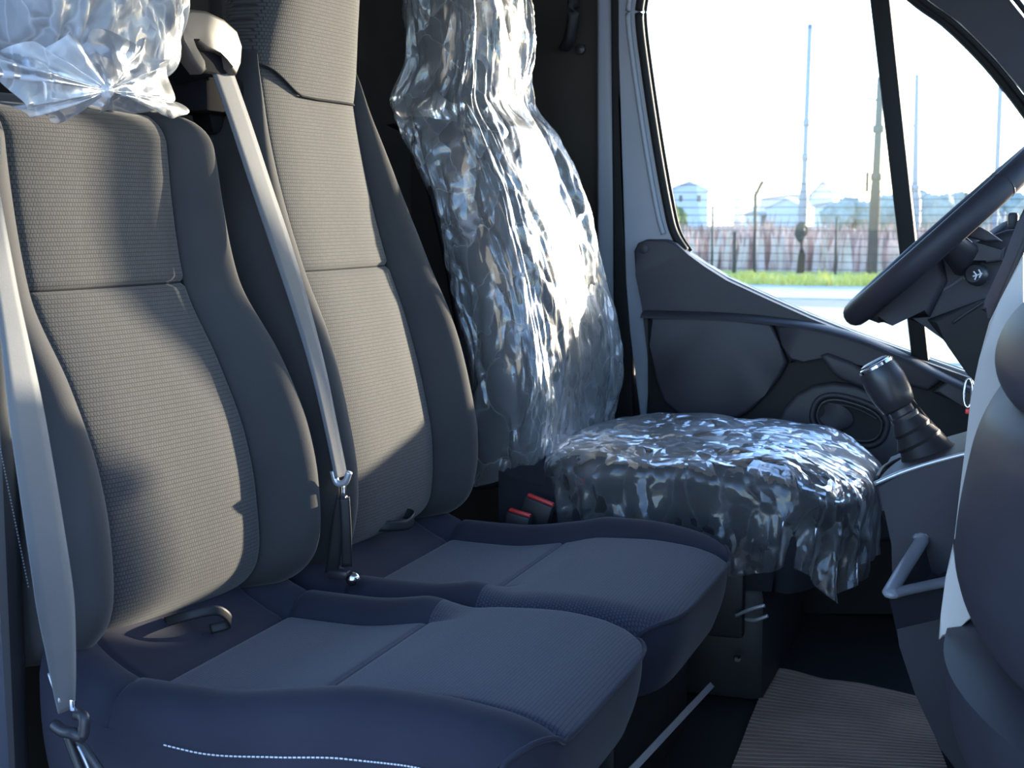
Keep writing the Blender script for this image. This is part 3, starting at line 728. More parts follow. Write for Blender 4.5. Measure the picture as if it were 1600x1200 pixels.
def cover_cush(u, v):
    t = 2 * math.pi * u
    c, s = math.cos(t), math.sin(t)
    f = lambda w, e: math.copysign(abs(w) ** (2 / e), w)
    r = min(1.0, v / 0.62); dr = max(0.0, (v - 0.62) / 0.38)
    ex = 0.300 * f(c, 3.2); ey = 0.270 * f(s, 4.0)
    rr = math.sin(r * math.pi / 2)
    X = -0.545 + ex * rr; Y = Y3 + ey * rr
    z = 0.428 - 0.052 * (1 - math.cos(r * math.pi / 2)) ** 2 - 0.03 * sstep(-0.40, -0.25, X)
    if X < -0.75: z -= 0.02 * sstep(-0.75, -0.85, X)
    p = Vector((X, Y, z))
    drop = 0.185 if c > -0.3 else 0.10
    drop *= 0.80 + 0.35 * nz((c * 2, s * 2, 0), 1.3, 5.5)
    tuck = -0.012
    p += Vector((c * tuck * dr, s * tuck * dr, -drop * dr))
    q1_ = (p.x * 4.5 + p.y * 3, p.y * 8 - p.x * 2, p.z * 5); q2_ = (p.x * 9 - p.y * 6, p.y * 17 + p.x * 5, p.z * 9)
    d = 0.013 * cell(q1_) + 0.007 * cell(q2_) + 0.0015 * cell((p.x * 30, p.y * 40, p.z * 24)) - 0.006
    d *= 1.0 - 0.35 * sstep(0.1, 0.0, dr)
    ang = t * 26 + 3 * nz(p, 6, 1.0)
    n = Vector((c * dr, s * dr, 1 - dr)).normalized()
    d += 0.012 * math.sin(ang) * sstep(0.05, 0.6, dr)
    return p + n * (d + 0.002)
cvc = grid('seat_cushion_cover', cover_cush, 300, 150, M_FILMC, closeu=True)
tag(cvc, 'crumpled clear plastic cover draped over the driver seat cushion', 'plastic cover')

# bag over the near headrest
bag = thing('headrest_bag', 'gathered clear plastic bag tied over the near headrest', 'plastic bag')
KN = P(157, 142, X=-0.972)
def bag_body(u, v):
    t = 2 * math.pi * u; p_ = math.pi * (v - 0.5)
    f = lambda w, e: math.copysign(abs(w) ** (2 / e), w)
    x = 0.080 * f(math.cos(p_), 4) * f(math.cos(t), 3); y = 0.150 * f(math.cos(p_), 4) * f(math.sin(t), 3); z = 0.150 * f(math.sin(p_), 3)
    p = Vector((-1.062 + x, Y1 + y, 1.105 + z))
    d = 0.016 * cell((p.y * 9 + p.x * 5, p.z * 5, 1.0)) + 0.008 * cell((p.y * 22, p.z * 13 + p.y * 8, p.x * 15)) - 0.012
    n = Vector((x / 0.075 ** 2, y / 0.158 ** 2, z / 0.145 ** 2)).normalized()
    # pulled in to the knot below
    dv = p - KN; w = math.exp(-(dv.length / 0.075) ** 2)
    a = math.atan2(dv.z, dv.y)
    d += 0.010 * math.sin(a * 15) * math.exp(-(dv.length / 0.11) ** 2) - 0.02 * w
    return p + n * d
grid('bag_body', bag_body, 160, 110, M_FILMH, bag, closeu=True)
hem = [(-25, 110), (0, 125), (30, 150), (58, 176), (85, 172), (112, 184), (135, 168), (158, 160), (185, 168), (215, 178), (255, 178), (303, 173), (288, 150), (272, 118), (262, 90), (236, 66), (205, 66), (170, 52), (135, 62), (100, 58), (60, 72), (20, 78), (-25, 92), (-25, 110)]
hem3 = catmull([P(x, y, X=-0.982 + 0.0001 * (x - 150)) for x, y in hem], 12)
def skirt_bag(u, v):
    h = hem3[min(len(hem3) - 1, int(round(u * (len(hem3) - 1))))]
    p = KN.lerp(h, v); a = u * 47 + 3 * nz((h.y, h.z, 0), 14, 2.0)
    p.x += 0.010 + (0.009 * math.sin(a) * v + 0.006 * math.sin(a * 2.3 + 1) * v + 0.012 * nz(p, 30, 3.0) * v) - 0.02 * v * v
    p.z += 0.006 * math.sin(a * 1.7) * v
    return p
grid('bag_skirt', skirt_bag, len(hem3) - 1, 40, M_FILMH, bag)
pillow('knot', KN + Vector((0.008, 0, 0)), (0.006, 0.010, 0.009), M_FILMH, bag, e=2.0, nu=16, nv=10)

# ================================================================== BELTS
def on_front(fr, Y, z, off): return Vector((fr(Y, z) + off, Y, z))
sb2 = thing('seat_belt', 'long grey belt running from the brown guide down between the two passenger seats', 'seat belt', 'cab seat belts')
b2px = [(345, 105), (375, 190), (408, 290), (440, 385), (470, 480), (498, 580), (520, 680), (533, 745)]
b2x = [-1.028, -1.0, -0.985, -0.955, -0.925, -0.898, -0.876, -0.868]
b2p = [P(x, y, Y=1.708) for x, y in b2px]
ribbon('webbing', catmull(b2p, 8), [Vector((0.12, 0.99, 0))] * 57, [0.0235 - 0.009 * sstep(0.35, 0.9, k / 56) for k in range(57)], 0.0014, M_BELT, sb2)
# tongue
tg = empty('tongue'); tg.parent = sb2
tp = P(533, 748, Y=1.700)
tube('crossbar', catmull([tp + Vector((-0.012, 0, 0.010)), tp + Vector((-0.006, 0, -0.006)), tp + Vector((0.006, 0, -0.004)), tp + Vector((0.012, 0, 0.010))], 5), 0.0048, M_SILV, tg, ns=8)
box('plate', tp + Vector((0.001, 0, -0.016)), (0.011, 0.005, 0.024), M_CHROME, tg, bevel=0.0015)
box('insert_tab', tp + Vector((0.002, 0.004, -0.040)), (0.009, 0.004, 0.034), M_BLKS, tg, bevel=0.001)
# lower stalk with loose lower strap
ribbon('lower_strap', catmull([P(536, 775, Y=1.703), P(528, 820, Y=1.705), P(522, 870, Y=1.708), P(518, 895, Y=1.712)], 6), (0.9, 0.4, 0), 0.009, 0.002, M_BLK, sb2)
ribbon('lower_strap', catmull([P(538, 778, Y=1.700), P(541, 830, Y=1.700), P(542, 885, Y=1.705)], 6), (0.9, 0.3, 0), 0.007, 0.002, M_BLK, sb2)
box('anchor', P(530, 897, Y=1.715), (0.030, 0.016, 0.012), M_BLKS, sb2, bevel=0.003)
# guide housing on the shoulder between the seats
gd = empty('guide'); gd.parent = sb2
gpx = [(283, 22), (300, 14), (325, 17), (352, 30), (372, 48), (380, 72), (378, 100), (371, 118), (362, 108), (358, 88), (345, 82), (325, 78), (311, 66), (303, 52), (298, 60), (306, 80), (318, 100), (326, 108), (318, 116), (300, 92), (288, 62), (281, 40)]
GX = -1.018
def gpt(x, y, dx): return P(x, y, X=GX + dx)
prism('bezel', [gpt(x, y, 0.0) for x, y in gpx], (-0.02, 0, 0), M_GUIDE, gd, bevel=0.005, seg=3)
hood = [(281, 40), (283, 22), (300, 14), (325, 17), (352, 30), (372, 48), (380, 72), (378, 100), (371, 118), (345, 116), (318, 116), (300, 92), (288, 62)]
prism('housing', [gpt(x, y, -0.012) for x, y in hood], (-0.06, 0.03, -0.01), M_MATT, gd, bevel=0.006)
prism('stem', [gpt(x, y, -0.05) for x, y in ((305, 85), (365, 85), (378, 200), (335, 210))], (-0.04, 0.02, 0), M_MATT, gd, bevel=0.006)
box('shelf', P(320, 150, Y=1.74), (0.07, 0.10, 0.05), M_MATT, gd, bevel=0.008)

sb1 = thing('seat_belt', 'near belt hanging at the left edge, sunlit white above and shaded below', 'seat belt', 'cab seat belts')
n1px = [(-40, 150), (-18, 300), (7, 440), (28, 560), (47, 680), (66, 800), (84, 920), (96, 1020), (104, 1110)]
w1 = interp([(-2, 0.02), (0, 0.014), (2, 0.015), (4, 0.024), (6, 0.026), (7, 0.020), (8, 0.011)])
n1p = catmull([Vector((-1.30, 1.10, 1.36)), Vector((-1.14, 1.15, 1.13))] + [P(x, y, Y=1.19) for x, y in n1px], 8)
ribbon('webbing', n1p, [Vector((0.12, 0.99, 0))] * len(n1p), [w1(-2 + 10 * k / (len(n1p) - 1)) for k in range(len(n1p))], 0.0014, M_BELTW, sb1)
tube('retainer', catmull([P(76, 1052, Y=1.183), P(84, 1075, Y=1.18), P(93, 1098, Y=1.18)], 4), 0.0016, M_SILV, sb1, ns=6)
box('tongue_plate', P(114, 1102, Y=1.18), (0.006, 0.004, 0.012), M_CHROME, sb1, bevel=0.001)
box('upper_anchor', (-1.305, 1.09, 1.37), (0.03, 0.035, 0.07), M_BLK, sb1, bevel=0.006)
bu = empty('buckle'); bu.parent = sb1
tube('hook', catmull([P(84, 1132, Y=1.175), P(98, 1142, Y=1.172), P(115, 1146, Y=1.172), P(128, 1150, Y=1.175), P(131, 1122, Y=1.178), P(120, 1116, Y=1.182)], 6), 0.0065, M_BLKS, bu, ns=8)
tube('stalk', catmull([P(105, 1150, Y=1.176), P(116, 1180, Y=1.176), P(130, 1215, Y=1.176)], 5), 0.005, M_BLKS, bu, ns=8)
tube('stalk', catmull([P(122, 1156, Y=1.178), P(140, 1180, Y=1.176), P(165, 1215, Y=1.176)], 5), 0.0045, M_BLKS, bu, ns=8)
tube('cable', catmull([P(122, 1165, Y=1.174), P(132, 1186, Y=1.172), P(142, 1210, Y=1.172)], 5), 0.0016, M_SILV, bu, ns=6)

# red release buckles beside the driver seat
for (a, b_, lab) in (((826, 770), (866, 786), 'red topped belt buckle, the upper one beside the driver seat'), ((797, 793), (830, 803), 'red topped belt buckle, the lower one beside the middle seat')):
    r = thing('belt_buckle', lab, 'belt buckle', 'red belt buckles')
    yb_ = 2.24 if a[0] > 810 else 2.205
    pa, pb = P(*a, Y=yb_), P(*b_, Y=yb_); mid = (pa + pb) / 2
    ax = (pb - pa).normalized(); up = Vector((0, 1, 0)).cross(ax).normalized()
    Rm = Matrix((ax, Vector((0, 1, 0)), up)).transposed()
    if up.z < 0: Rm = Matrix((ax, Vector((0, 1, 0)), -up)).transposed(); up = -up
    L_ = (pb - pa).length
    box('body', mid - up * 0.028, (L_ * 1.1, 0.022, 0.046), M_BLK, r, bevel=0.004, rot=Rm)
    box('release_button', mid - up * 0.0035, (L_, 0.010, 0.006), M_RED, r, bevel=0.002, rot=Rm)
    box('stalk', mid - up * 0.11, (0.018, 0.008, 0.14), M_BLK, r, bevel=0.002, rot=Rm)

# ================================================================== DASHBOARD
dash = thing('dashboard', 'dark blue-grey passenger dashboard with a bulging glovebox at the right edge', 'dashboard')
pf = interp([(0.06, 0.06), (0.16, 0.01), (0.252, -0.033), (0.33, -0.067), (0.383, -0.074), (0.484, -0.066), (0.584, -0.052), (0.628, -0.036), (0.64, -0.028)])
def dash_off(Y): return 0.075 * ((1.50 - Y) / 0.30) ** 2 if Y < 1.50 else 0.02 * ((Y - 1.5) / 0.4) ** 2
lf = interp([(0.400, -0.020), (0.408, -0.035), (0.42, -0.045), (0.45, -0.060), (0.484, -0.067), (0.584, -0.055), (0.62, -0.042), (0.64, -0.015)])
def glove(u, v):
    Y = 1.16 + 0.72 * u; z = 0.400 + 0.240 * v
    x = lf(z) + dash_off(Y)
    e = max(0, (u - 0.88) / 0.12); x += 0.05 * e * e
    return (x, Y, z)
grid('glovebox_lid', glove, 50, 40, M_DASH, dash)
def lower(u, v):
    Y = 1.14 + 0.76 * u; z = 0.03 + 0.355 * v
    return (pf(z) + dash_off(Y) + 0.02 * sstep(0.85, 1.0, u), Y, z)
grid('lower_fascia', lower, 40, 30, M_DASH, dash)
# padded roll above the glovebox and the top
def roll(u, v):
    Y = 1.12 + 0.76 * u; a = -0.55 * math.pi + v * 1.1 * math.pi
    cx = 0.016 + dash_off(Y); z = 0.678
    r = 0.052
    e = 1 - 0.6 * max(0, (u - 0.9) / 0.1) ** 2
    return (cx - r * math.cos(a) * e, Y, z + r * 1.05 * math.sin(a) * e)
grid('padded_roll', roll, 40, 26, M_DASH, dash)
def dtop(u, v):
    Y = 1.12 + 1.84 * u; X = 0.03 + 0.55 * v
    return (X + dash_off(min(Y, 1.9)) * (1 - v), Y, 0.752 - 0.035 * (1 - v) ** 3 - 0.05 * v)
grid('top_pad', dtop, 40, 12, M_DASH, dash)
# pale dash band beside the glovebox; its sunlight is put into the colour
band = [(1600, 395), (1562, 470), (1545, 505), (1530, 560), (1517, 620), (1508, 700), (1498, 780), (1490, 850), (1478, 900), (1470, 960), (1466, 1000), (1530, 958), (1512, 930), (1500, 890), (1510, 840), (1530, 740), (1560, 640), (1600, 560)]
prism('sunlit_fascia', [P(x, y, Y=1.90) for x, y in band], (0.0, 0.05, 0), M_SUNLIT, dash, bevel=0.006, seg=3)
prism('sunlit_patch', [P(x, y, Y=1.54) for x, y in ((1489, 850), (1503, 893), (1531, 957), (1500, 980), (1467, 1001), (1470, 960), (1478, 900))], (0.0, 0.03, 0), M_SUNLIT, dash, bevel=0.003)  # sunlit patch below the lid, put into a pale colour
def under(u, v):
    Y = 1.14 + 0.76 * u; a = pf(0.385) + dash_off(Y) + 0.02 * sstep(0.85, 1.0, u); b = lf(0.40) + dash_off(Y) + 0.01
    return (a + (b - a) * v, Y, 0.385 + 0.016 * v)
grid('lid_gap', under, 40, 4, M_DASH, dash)
# instrument hood: dark slanting panel before the wheel
hoodp = [(1610, 300), (1590, 345), (1565, 412), (1538, 470), (1531, 484), (1548, 492), (1556, 500), (1575, 470), (1620, 390)]
prism('instrument_hood', [P(x, y, Y=2.02) for x, y in hoodp], (0.02, 0.06, 0), M_DASH, dash, bevel=0.006, seg=3)
prism('hood_groove', [P(x, y, Y=2.017) for x, y in ((1612, 345), (1585, 410), (1556, 478), (1553, 484), (1558, 486), (1590, 412), (1616, 352))], (0, 0.01, 0), M_BLK, dash, bevel=0.001)
box('phone_clip', P(1583, 345, Y=2.05), (0.014, 0.02, 0.022), M_BLK, dash, bevel=0.004)

# ------------------------------------------------------------------ centre console
con = thing('centre_console', 'dark centre console below the gear lever with a pulled-out cup tray', 'console')
body = [(1366, 757), (1420, 735), (1502, 712), (1620, 690), (1620, 1300), (1530, 1260), (1470, 1170), (1430, 1085), (1405, 1010), (1388, 935), (1400, 850), (1375, 800)]
Yc0 = 2.02
prism('side_panel', [P(x, y, Y=Yc0) for x, y in body], (0.0, 0.24, 0), M_DASH, con, bevel=0.006, seg=3)
tube('edge_strip', catmull([P(1366, 756, Y=Yc0), P(1420, 734, Y=Yc0), P(1500, 711, Y=Yc0), P(1600, 690, Y=Yc0)], 6), 0.0032, M_SILV, con, ns=8)
tr_ = [P(1370, 747, Y=2.06), P(1378, 733, Y=2.12), P(1395, 722, Y=2.17), P(1425, 711, Y=2.2), P(1500, 690, Y=2.2), P(1580, 668, Y=2.2)]
tube('tray_rim', catmull(tr_, 6), 0.003, M_DTRIM, con, ns=8)
tube('tray_rim', catmull([p + Vector((0.012, -0.03, -0.002)) for p in tr_], 6), 0.002, M_DTRIM, con, ns=6)
# cup tray
tray = empty('cup_tray'); tray.parent = con
A_ = P(1388, 928, Z=0.335); B_ = P(1446, 836, Z=0.375); C_ = P(1540, 815, Z=0.375); D_ = P(1520, 900, Z=0.335)
tube('rim', catmull([D_, A_.lerp(D_, 0.2), A_ + Vector((0.003, 0.002, 0)), A_.lerp(B_, 0.2), B_.lerp(A_, 0.15), B_, C_], 8), 0.0105, mat('grey_rim_plastic', (0.22, 0.23, 0.26), 0.4, 0.5, nscale=600, nstr=0.1), tray, ns=8, flat=0.6)
dn = Vector((0.012, 0, -0.045))
mesh('well', [A_, B_, C_, D_, A_ + dn, B_ + dn, C_ + dn, D_ + dn], [(0, 1, 5, 4), (1, 2, 6, 5), (3, 0, 4, 7), (4, 5, 6, 7)], M_DASH, tray, smooth=False)
mesh('divider', [A_.lerp(D_, 0.25) + dn * 0.9, B_.lerp(C_, 0.25) + dn * 0.9, B_.lerp(C_, 0.8) + dn * 0.2, A_.lerp(D_, 0.8) + dn * 0.6], [(0, 1, 2, 3)], M_DTRIM, tray, smooth=False)
box('latch', P(1462, 841, Y=2.1), (0.016, 0.02, 0.006), M_BLKS, tray, bevel=0.002)

# ------------------------------------------------------------------ gear lever
gl_ = thing('gear_lever', 'black gear lever with a chrome-rimmed knob and cloth boot', 'gear lever')
g0 = P(1462, 735, Y=2.15); g1 = P(1366, 568, Y=2.15)
gd_ = (g1 - g0).normalized(); GL = (g1 - g0).length
lathe('boot', g0 - gd_ * 0.01, gd_, [(0, 0.055), (0.012, 0.050), (0.03, 0.043), (0.035, 0.040), (0.055, 0.032), (0.06, 0.034), (0.075, 0.026), (0.08, 0.028), (0.095, 0.021)], M_BLK, gl_, 20)
lathe('collar', g0 + gd_ * 0.08, gd_, [(0, 0.019), (0.004, 0.021), (0.012, 0.021), (0.014, 0.018), (0.03, 0.018), (0.032, 0.021), (0.04, 0.021)], M_BLKS, gl_, 20)
lathe('knob', g0 + gd_ * (GL - 0.075), gd_, [(0, 0.020), (0.004, 0.025), (0.02, 0.029), (0.045, 0.031), (0.062, 0.029), (0.070, 0.026)], M_BLKS, gl_, 28)
lathe('chrome_ring', g0 + gd_ * (GL - 0.0065), gd_, [(0, 0.0268), (0.004, 0.0268), (0.006, 0.024), (0.0061, 0.0)], M_CHROME, gl_, 28)
lathe('cap', g0 + gd_ * (GL - 0.002), gd_, [(0, 0.022), (0.004, 0.021), (0.006, 0.015), (0.0065, 0.0)], M_BLKS, gl_, 24)
prism('boot_fold', [P(x, y, Y=2.17) for x, y in ((1410, 600), (1424, 622), (1432, 636), (1450, 656), (1482, 690), (1470, 700), (1430, 690), (1410, 650))], (0.0, 0.02, 0), M_BLK, gl_, bevel=0.003)
# keys in the ignition
ky = thing('ignition_key', 'chrome key ring with a red tag by the steering column', 'key')
kc = P(1513, 614, Y=2.1)
tube('ring', [kc + Vector((0.006 * math.cos(a), 0.004 * math.sin(a), 0.020 * math.sin(a))) for a in [2 * math.pi * k / 20 for k in range(20)]], 0.002, M_CHROME, ky, ns=6, closed=True)
box('fob', kc + Vector((0.008, 0.005, -0.006)), (0.012, 0.008, 0.03), M_BLKS, ky, bevel=0.003)
box('red_tag', kc + Vector((0.0, 0.0, -0.026)), (0.006, 0.004, 0.007), M_RED, ky, bevel=0.001)

# ------------------------------------------------------------------ steering wheel and column
sw = thing('steering_wheel', 'black steering wheel tilted flat in front of the driver window', 'steering wheel')
WY = 2.55
w_lo = P(1338, 488, Y=WY); w_hi = P(1628, 232, Y=WY)
wc = (w_lo + w_hi) / 2; ua = (w_hi - w_lo).normalized(); WR = (w_hi - w_lo).length / 2
WTW = math.radians(3.0)           # small turn so that the rim shows its width
ub = Vector((0, 1, 0)); wn_ = ua.cross(ub).normalized()
if wn_.x > 0: wn_ = -wn_
ub = (ub * math.cos(WTW) + wn_ * math.sin(WTW)).normalized(); wn_ = ua.cross(ub).normalized()
if wn_.x > 0: wn_ = -wn_
def wp(a, r, h=0.0): return wc + ua * (math.cos(a) * r) + ub * (math.sin(a) * r) + wn_ * h
tube('rim', [wp(2 * math.pi * k / 72, WR) for k in range(72)], 0.0215, M_DASH, sw, ns=16, closed=True, up=wn_)
for a in (0.55, -0.55):
    pass
for k, a in enumerate((-math.pi * 0.30, math.pi * 0.30)):
    tube('rim_joint', [wp(a, WR) + (ua * -math.sin(a) + ub * math.cos(a)) * t for t in (-0.0012, 0.0012)], 0.0220, M_BLK, sw, ns=16, up=wn_)
# hub dished below the rim
hub = empty('hub'); hub.parent = sw
def hubf(u, v):
    t = 2 * math.pi * u; r = 0.085 * math.sin(v * math.pi / 2) + 0.0001
    return wp(t, r * (1 + 0.12 * math.cos(2 * t)), -0.045 - 0.02 * (v ** 3))
grid('airbag_cover', hubf, 36, 10, M_DASH, hub, closeu=True)
grid('hub_side', lambda u, v: wp(2 * math.pi * u, 0.085 * (1 + 0.12 * math.cos(4 * math.pi * u)) * (1 - 0.25 * v), -0.065 - 0.05 * v), 36, 6, M_DASH, hub, closeu=True)
for a in (math.pi, math.pi * 0.5, -math.pi * 0.5):
    pts = [wp(a, WR - 0.012, -0.006), wp(a, WR * 0.78, -0.028), wp(a, WR * 0.55, -0.05), wp(a, 0.07, -0.06)]
    tube('spoke', catmull(pts, 5), [0.018 + 0.016 * k / 15 for k in range(16)], M_DASH, sw, ns=10, flat=0.45, up=wn_)
prism('lower_spoke', [P(x, y, Y=2.46) for x, y in ((1352, 488), (1375, 462), (1420, 425), (1470, 390), (1480, 440), (1452, 496), (1392, 498), (1372, 506), (1356, 500))], (0, 0.12, 0), M_DASH, sw, bevel=0.012, seg=3)
lathe('emblem', wp(0, 0, -0.045), wn_, [(0, 0.02), (0.002, 0.02), (0.003, 0.018), (0.0031, 0.0)], M_SILV, hub, 20)
col = thing('steering_column', 'dark steering column shroud with stalks behind the wheel', 'steering column')
near = WY - 0.075
shr = [(1392, 470), (1415, 440), (1470, 405), (1520, 380), (1570, 360), (1640, 350), (1640, 620), (1560, 590), (1520, 570), (1480, 535), (1448, 497), (1400, 497)]
prism('shroud', [P(x, y, Y=near) for x, y in shr], (0, 0.15, 0), M_DASH, col, bevel=0.012, seg=3)
lowc = [(1448, 500), (1530, 470), (1620, 440), (1640, 700), (1560, 640), (1520, 580), (1480, 540)]
prism('lower_shroud', [P(x, y, Y=near - 0.02) for x, y in lowc], (0, 0.19, 0), M_DTRIM2, col, bevel=0.01, seg=3)
tube('shroud_seam', catmull([P(1488, 505, Y=near - 0.022), P(1512, 488, Y=near - 0.022), P(1540, 470, Y=near - 0.022)], 4), 0.0022, M_DTRIM, col, ns=6)
prism('stalk_paddle', [P(x, y, Y=near - 0.05) for x, y in ((1506, 364), (1524, 351), (1545, 362), (1566, 377), (1540, 378), (1512, 371))], (0, 0.03, 0.0), M_DTRIM, col, bevel=0.004, seg=3)
prism('stalk_grip', [P(x, y, Y=near - 0.045) for x, y in ((1486, 388), (1494, 378), (1510, 372), (1524, 384), (1570, 386), (1566, 408), (1540, 412), (1516, 402), (1494, 400))], (0, 0.03, 0.0), M_DTRIM, col, bevel=0.005, seg=3)
lathe('stalk_knob', P(1528, 430, Y=near - 0.03), (-0.4, -1, 0.2), [(0, 0.018), (0.012, 0.0175), (0.016, 0.014), (0.0165, 0.0)], M_BLKS, col, 20)
# pale lever marks
def mark(pts, Y, r=0.0011): return [(P(*a, Y=Y), P(*b, Y=Y)) for a, b in zip(pts, pts[1:])]
bars('stalk_symbols', mark([(1521, 424), (1526, 430), (1523, 437)], near - 0.052) + mark([(1529, 421), (1533, 428), (1530, 434)], near - 0.052) + mark([(1520, 432), (1535, 427)], near - 0.052), 0.0008, M_WHITE, col)
bars('shroud_edge', mark([(1458, 467), (1468, 456), (1488, 445), (1504, 434), (1516, 439)], near - 0.002), 0.0012, M_GTHREAD, col)
prism('light_catch', [P(x, y, Y=near - 0.004) for x, y in ((1389, 470), (1394, 466), (1402, 466), (1399, 470))], (0, 0.004, 0), M_SILV, col, bevel=0)

# ------------------------------------------------------------------ paper floor mat
mt = thing('floor_mat', 'brown ribbed paper mat lying on the cab floor', 'floor mat')
m0, m1, m2, m3 = P(1204, 1043, Z=0.008), P(1128, 1235, Z=0.008), P(1495, 1235, Z=0.008), P(1437, 1088, Z=0.008)
def matf(u, v):
    a = m0.lerp(m3, u); b = m1.lerp(m2, u); p = a.lerp(b, v)
    p.z = 0.006 + 0.006 * max(0, nz(p, 7, 1.0)) + 0.006 * sstep(0.1, 0.0, v) * (0.5 + nz(p, 14, 2.0))
    p.y += 0.006 * nz(p, 9, 3.0) * (1 - v)
    return p
M_MAT = mat('brown_paper', (0.30, 0.21, 0.165), 0.85, 0.2, nscale=200, nstr=0.2, var=0.15)
grid('sheet', matf, 40, 40, M_MAT, mt)
rb = []
for k in range(1, 34):
    v = k / 34
    rb += [(Vector(matf(u / 12, v)) + Vector((0, 0, 0.0005)), Vector(matf((u + 1) / 12, v)) + Vector((0, 0, 0.0005))) for u in range(12)]
tag(bars('ribs', rb, 0.0008, M_MAT, mt), kind='stuff')

# ================================================================== OUTSIDE
def patchy(name, c1, c2, sc, rough=0.9):
    m, nt, out = nodes_of(name); N, L = nt.nodes, nt.links
    b = N.new('ShaderNodeBsdfPrincipled'); b.inputs['Roughness'].default_value = rough; b.inputs['Specular IOR Level'].default_value = 0.15
    tc = N.new('ShaderNodeTexCoord')
    n1 = N.new('ShaderNodeTexNoise'); n1.inputs['Scale'].default_value = sc; n1.inputs['Detail'].default_value = 6; n1.inputs['Roughness'].default_value = 0.7
    cr = N.new('ShaderNodeValToRGB'); cr.color_ramp.elements[0].color = (*c1, 1); cr.color_ramp.elements[1].color = (*c2, 1)
    cr.color_ramp.elements[0].position = 0.35; cr.color_ramp.elements[1].position = 0.65
    L.new(tc.outputs['Object'], n1.inputs['Vector']); L.new(n1.outputs['Fac'], cr.inputs['Fac']); L.new(cr.outputs[0], b.inputs['Base Color'])
    L.new(b.outputs[0], out.inputs['Surface']); return m
M_ASPH = patchy('pale_asphalt', (0.55, 0.56, 0.60), (0.70, 0.70, 0.72), 1.5)  # ground, house and foliage colours raised to imitate haze and overexposure
M_ROAD = patchy('grey_asphalt', (0.30, 0.33, 0.40), (0.38, 0.40, 0.47), 2.0)
M_GRASS = patchy('bright_grass', (0.52, 0.52, 0.10), (0.74, 0.70, 0.22), 1.6)
M_PGRASS = patchy('pale_grass', (0.60, 0.58, 0.40), (0.85, 0.82, 0.66), 3.0)
M_DRY = patchy('dry_reeds', (0.26, 0.18, 0.15), (0.72, 0.54, 0.46), 0.9)
M_SOIL = patchy('bare_soil', (0.36, 0.27, 0.22), (0.55, 0.44, 0.36), 0.5)
M_HW = patchy('white_render', (0.88, 0.86, 0.85), (0.93, 0.92, 0.90), 0.2)
M_HB = patchy('blue_grey_render', (0.72, 0.74, 0.82), (0.80, 0.82, 0.88), 0.2)
M_TILE = patchy('grey_roof', (0.42, 0.42, 0.48), (0.52, 0.52, 0.56), 0.5)
M_PANE = mat('far_window', (0.10, 0.12, 0.15), 0.2, 0.5, nstr=0)
M_POLE = mat('galvanised_pole', (0.30, 0.34, 0.40), 0.5, 0.4, nscale=20, nstr=0.05)
M_WOOD = mat('weathered_pole', (0.13, 0.10, 0.085), 0.9, 0.2, nscale=20, nstr=0.2)
M_LEAF = patchy('hazy_leaves', (0.30, 0.36, 0.34), (0.50, 0.56, 0.52), 1.2)  # haze of the distance put into the leaf colour
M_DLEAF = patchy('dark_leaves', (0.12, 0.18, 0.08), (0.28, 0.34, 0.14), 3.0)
M_FPOST = mat('fence_post_metal', (0.06, 0.065, 0.06), 0.7, 0.3, nscale=30, nstr=0.1)

def ground(name, y0, y1, z, m, label, x0=-160, x1=160):
    o = mesh(name, [(x0, y0, z), (x1, y0, z), (x1, y1, z), (x0, y1, z), (x0, y0, z - 0.2), (x1, y0, z - 0.2), (x1, y1, z - 0.2), (x0, y1, z - 0.2)],
             [(0, 1, 2, 3), (7, 6, 5, 4), (0, 4, 5, 1), (1, 5, 6, 2), (2, 6, 7, 3), (3, 7, 4, 0)], m, smooth=False)
    return structure(o, label)
ground('ground', -120, 600, GZ - 0.03, M_SOIL, 'wide open ground around the van', -500, 500)
ground('pavement', -12, 15.5, GZ - 0.01, M_ASPH, 'pale yard paving under the van')
ground('verge', 15.5, 23.8, GZ + 0.01, M_PGRASS, 'pale grass verge outside the driver window')
ground('road', 23.8, 26.2, GZ, M_ROAD, 'grey road band beyond the verge')
ground('footpath', 26.2, 30.6, GZ + 0.02, M_ASPH, 'pale path between road and grass')
ground('grass_strip', 30.6, 37.5, GZ + 0.03, M_GRASS, 'bright green grass strip before the fence')

# grass tufts at the strip's near edge and reeds beyond the fence
def blades(name, n, x0, x1, y0, y1, h0, h1, w, m, label, cat, lean=0.25):
    V, Fc = [], []
    for k in range(n):
        x = random.uniform(x0, x1); y = random.uniform(y0, y1); h = random.uniform(h0, h1) * (0.6 + 0.8 * abs(noise.noise(Vector((x * 0.8, y * 0.8, 0)))) + 0.2)
        a = random.uniform(0, 6.28); l = random.uniform(-lean, lean); l2 = random.uniform(-lean, lean)
        i = len(V); ww = w * random.uniform(0.6, 1.5)
        V += [(x - ww * math.cos(a), y - ww * math.sin(a), GZ), (x + ww * math.cos(a), y + ww * math.sin(a), GZ),
              (x + l * h * 0.5 + ww * 0.8 * math.cos(a), y + l2 * h * 0.5, GZ + h * 0.6), (x + l * h, y + l2 * h, GZ + h), (x + l * h * 0.5 - ww * 0.8 * math.cos(a), y + l2 * h * 0.5, GZ + h * 0.6)]
        Fc += [(i, i + 1, i + 2, i + 4), (i + 4, i + 2, i + 3)]
    o = mesh(name, V, Fc, m, smooth=False)
    return tag(o, label, cat, None, 'stuff')
blades('dry_reeds', 5200, -13, 6, 38.5, 48, 0.7, 1.25, 0.05, M_DRY, 'dry pinkish reeds growing behind the wire fence', 'reeds')
blades('grass_tufts', 2600, -9, 4, 30.4, 32.5, 0.10, 0.28, 0.03, M_GRASS, 'short green grass tufts along the path edge', 'grass')
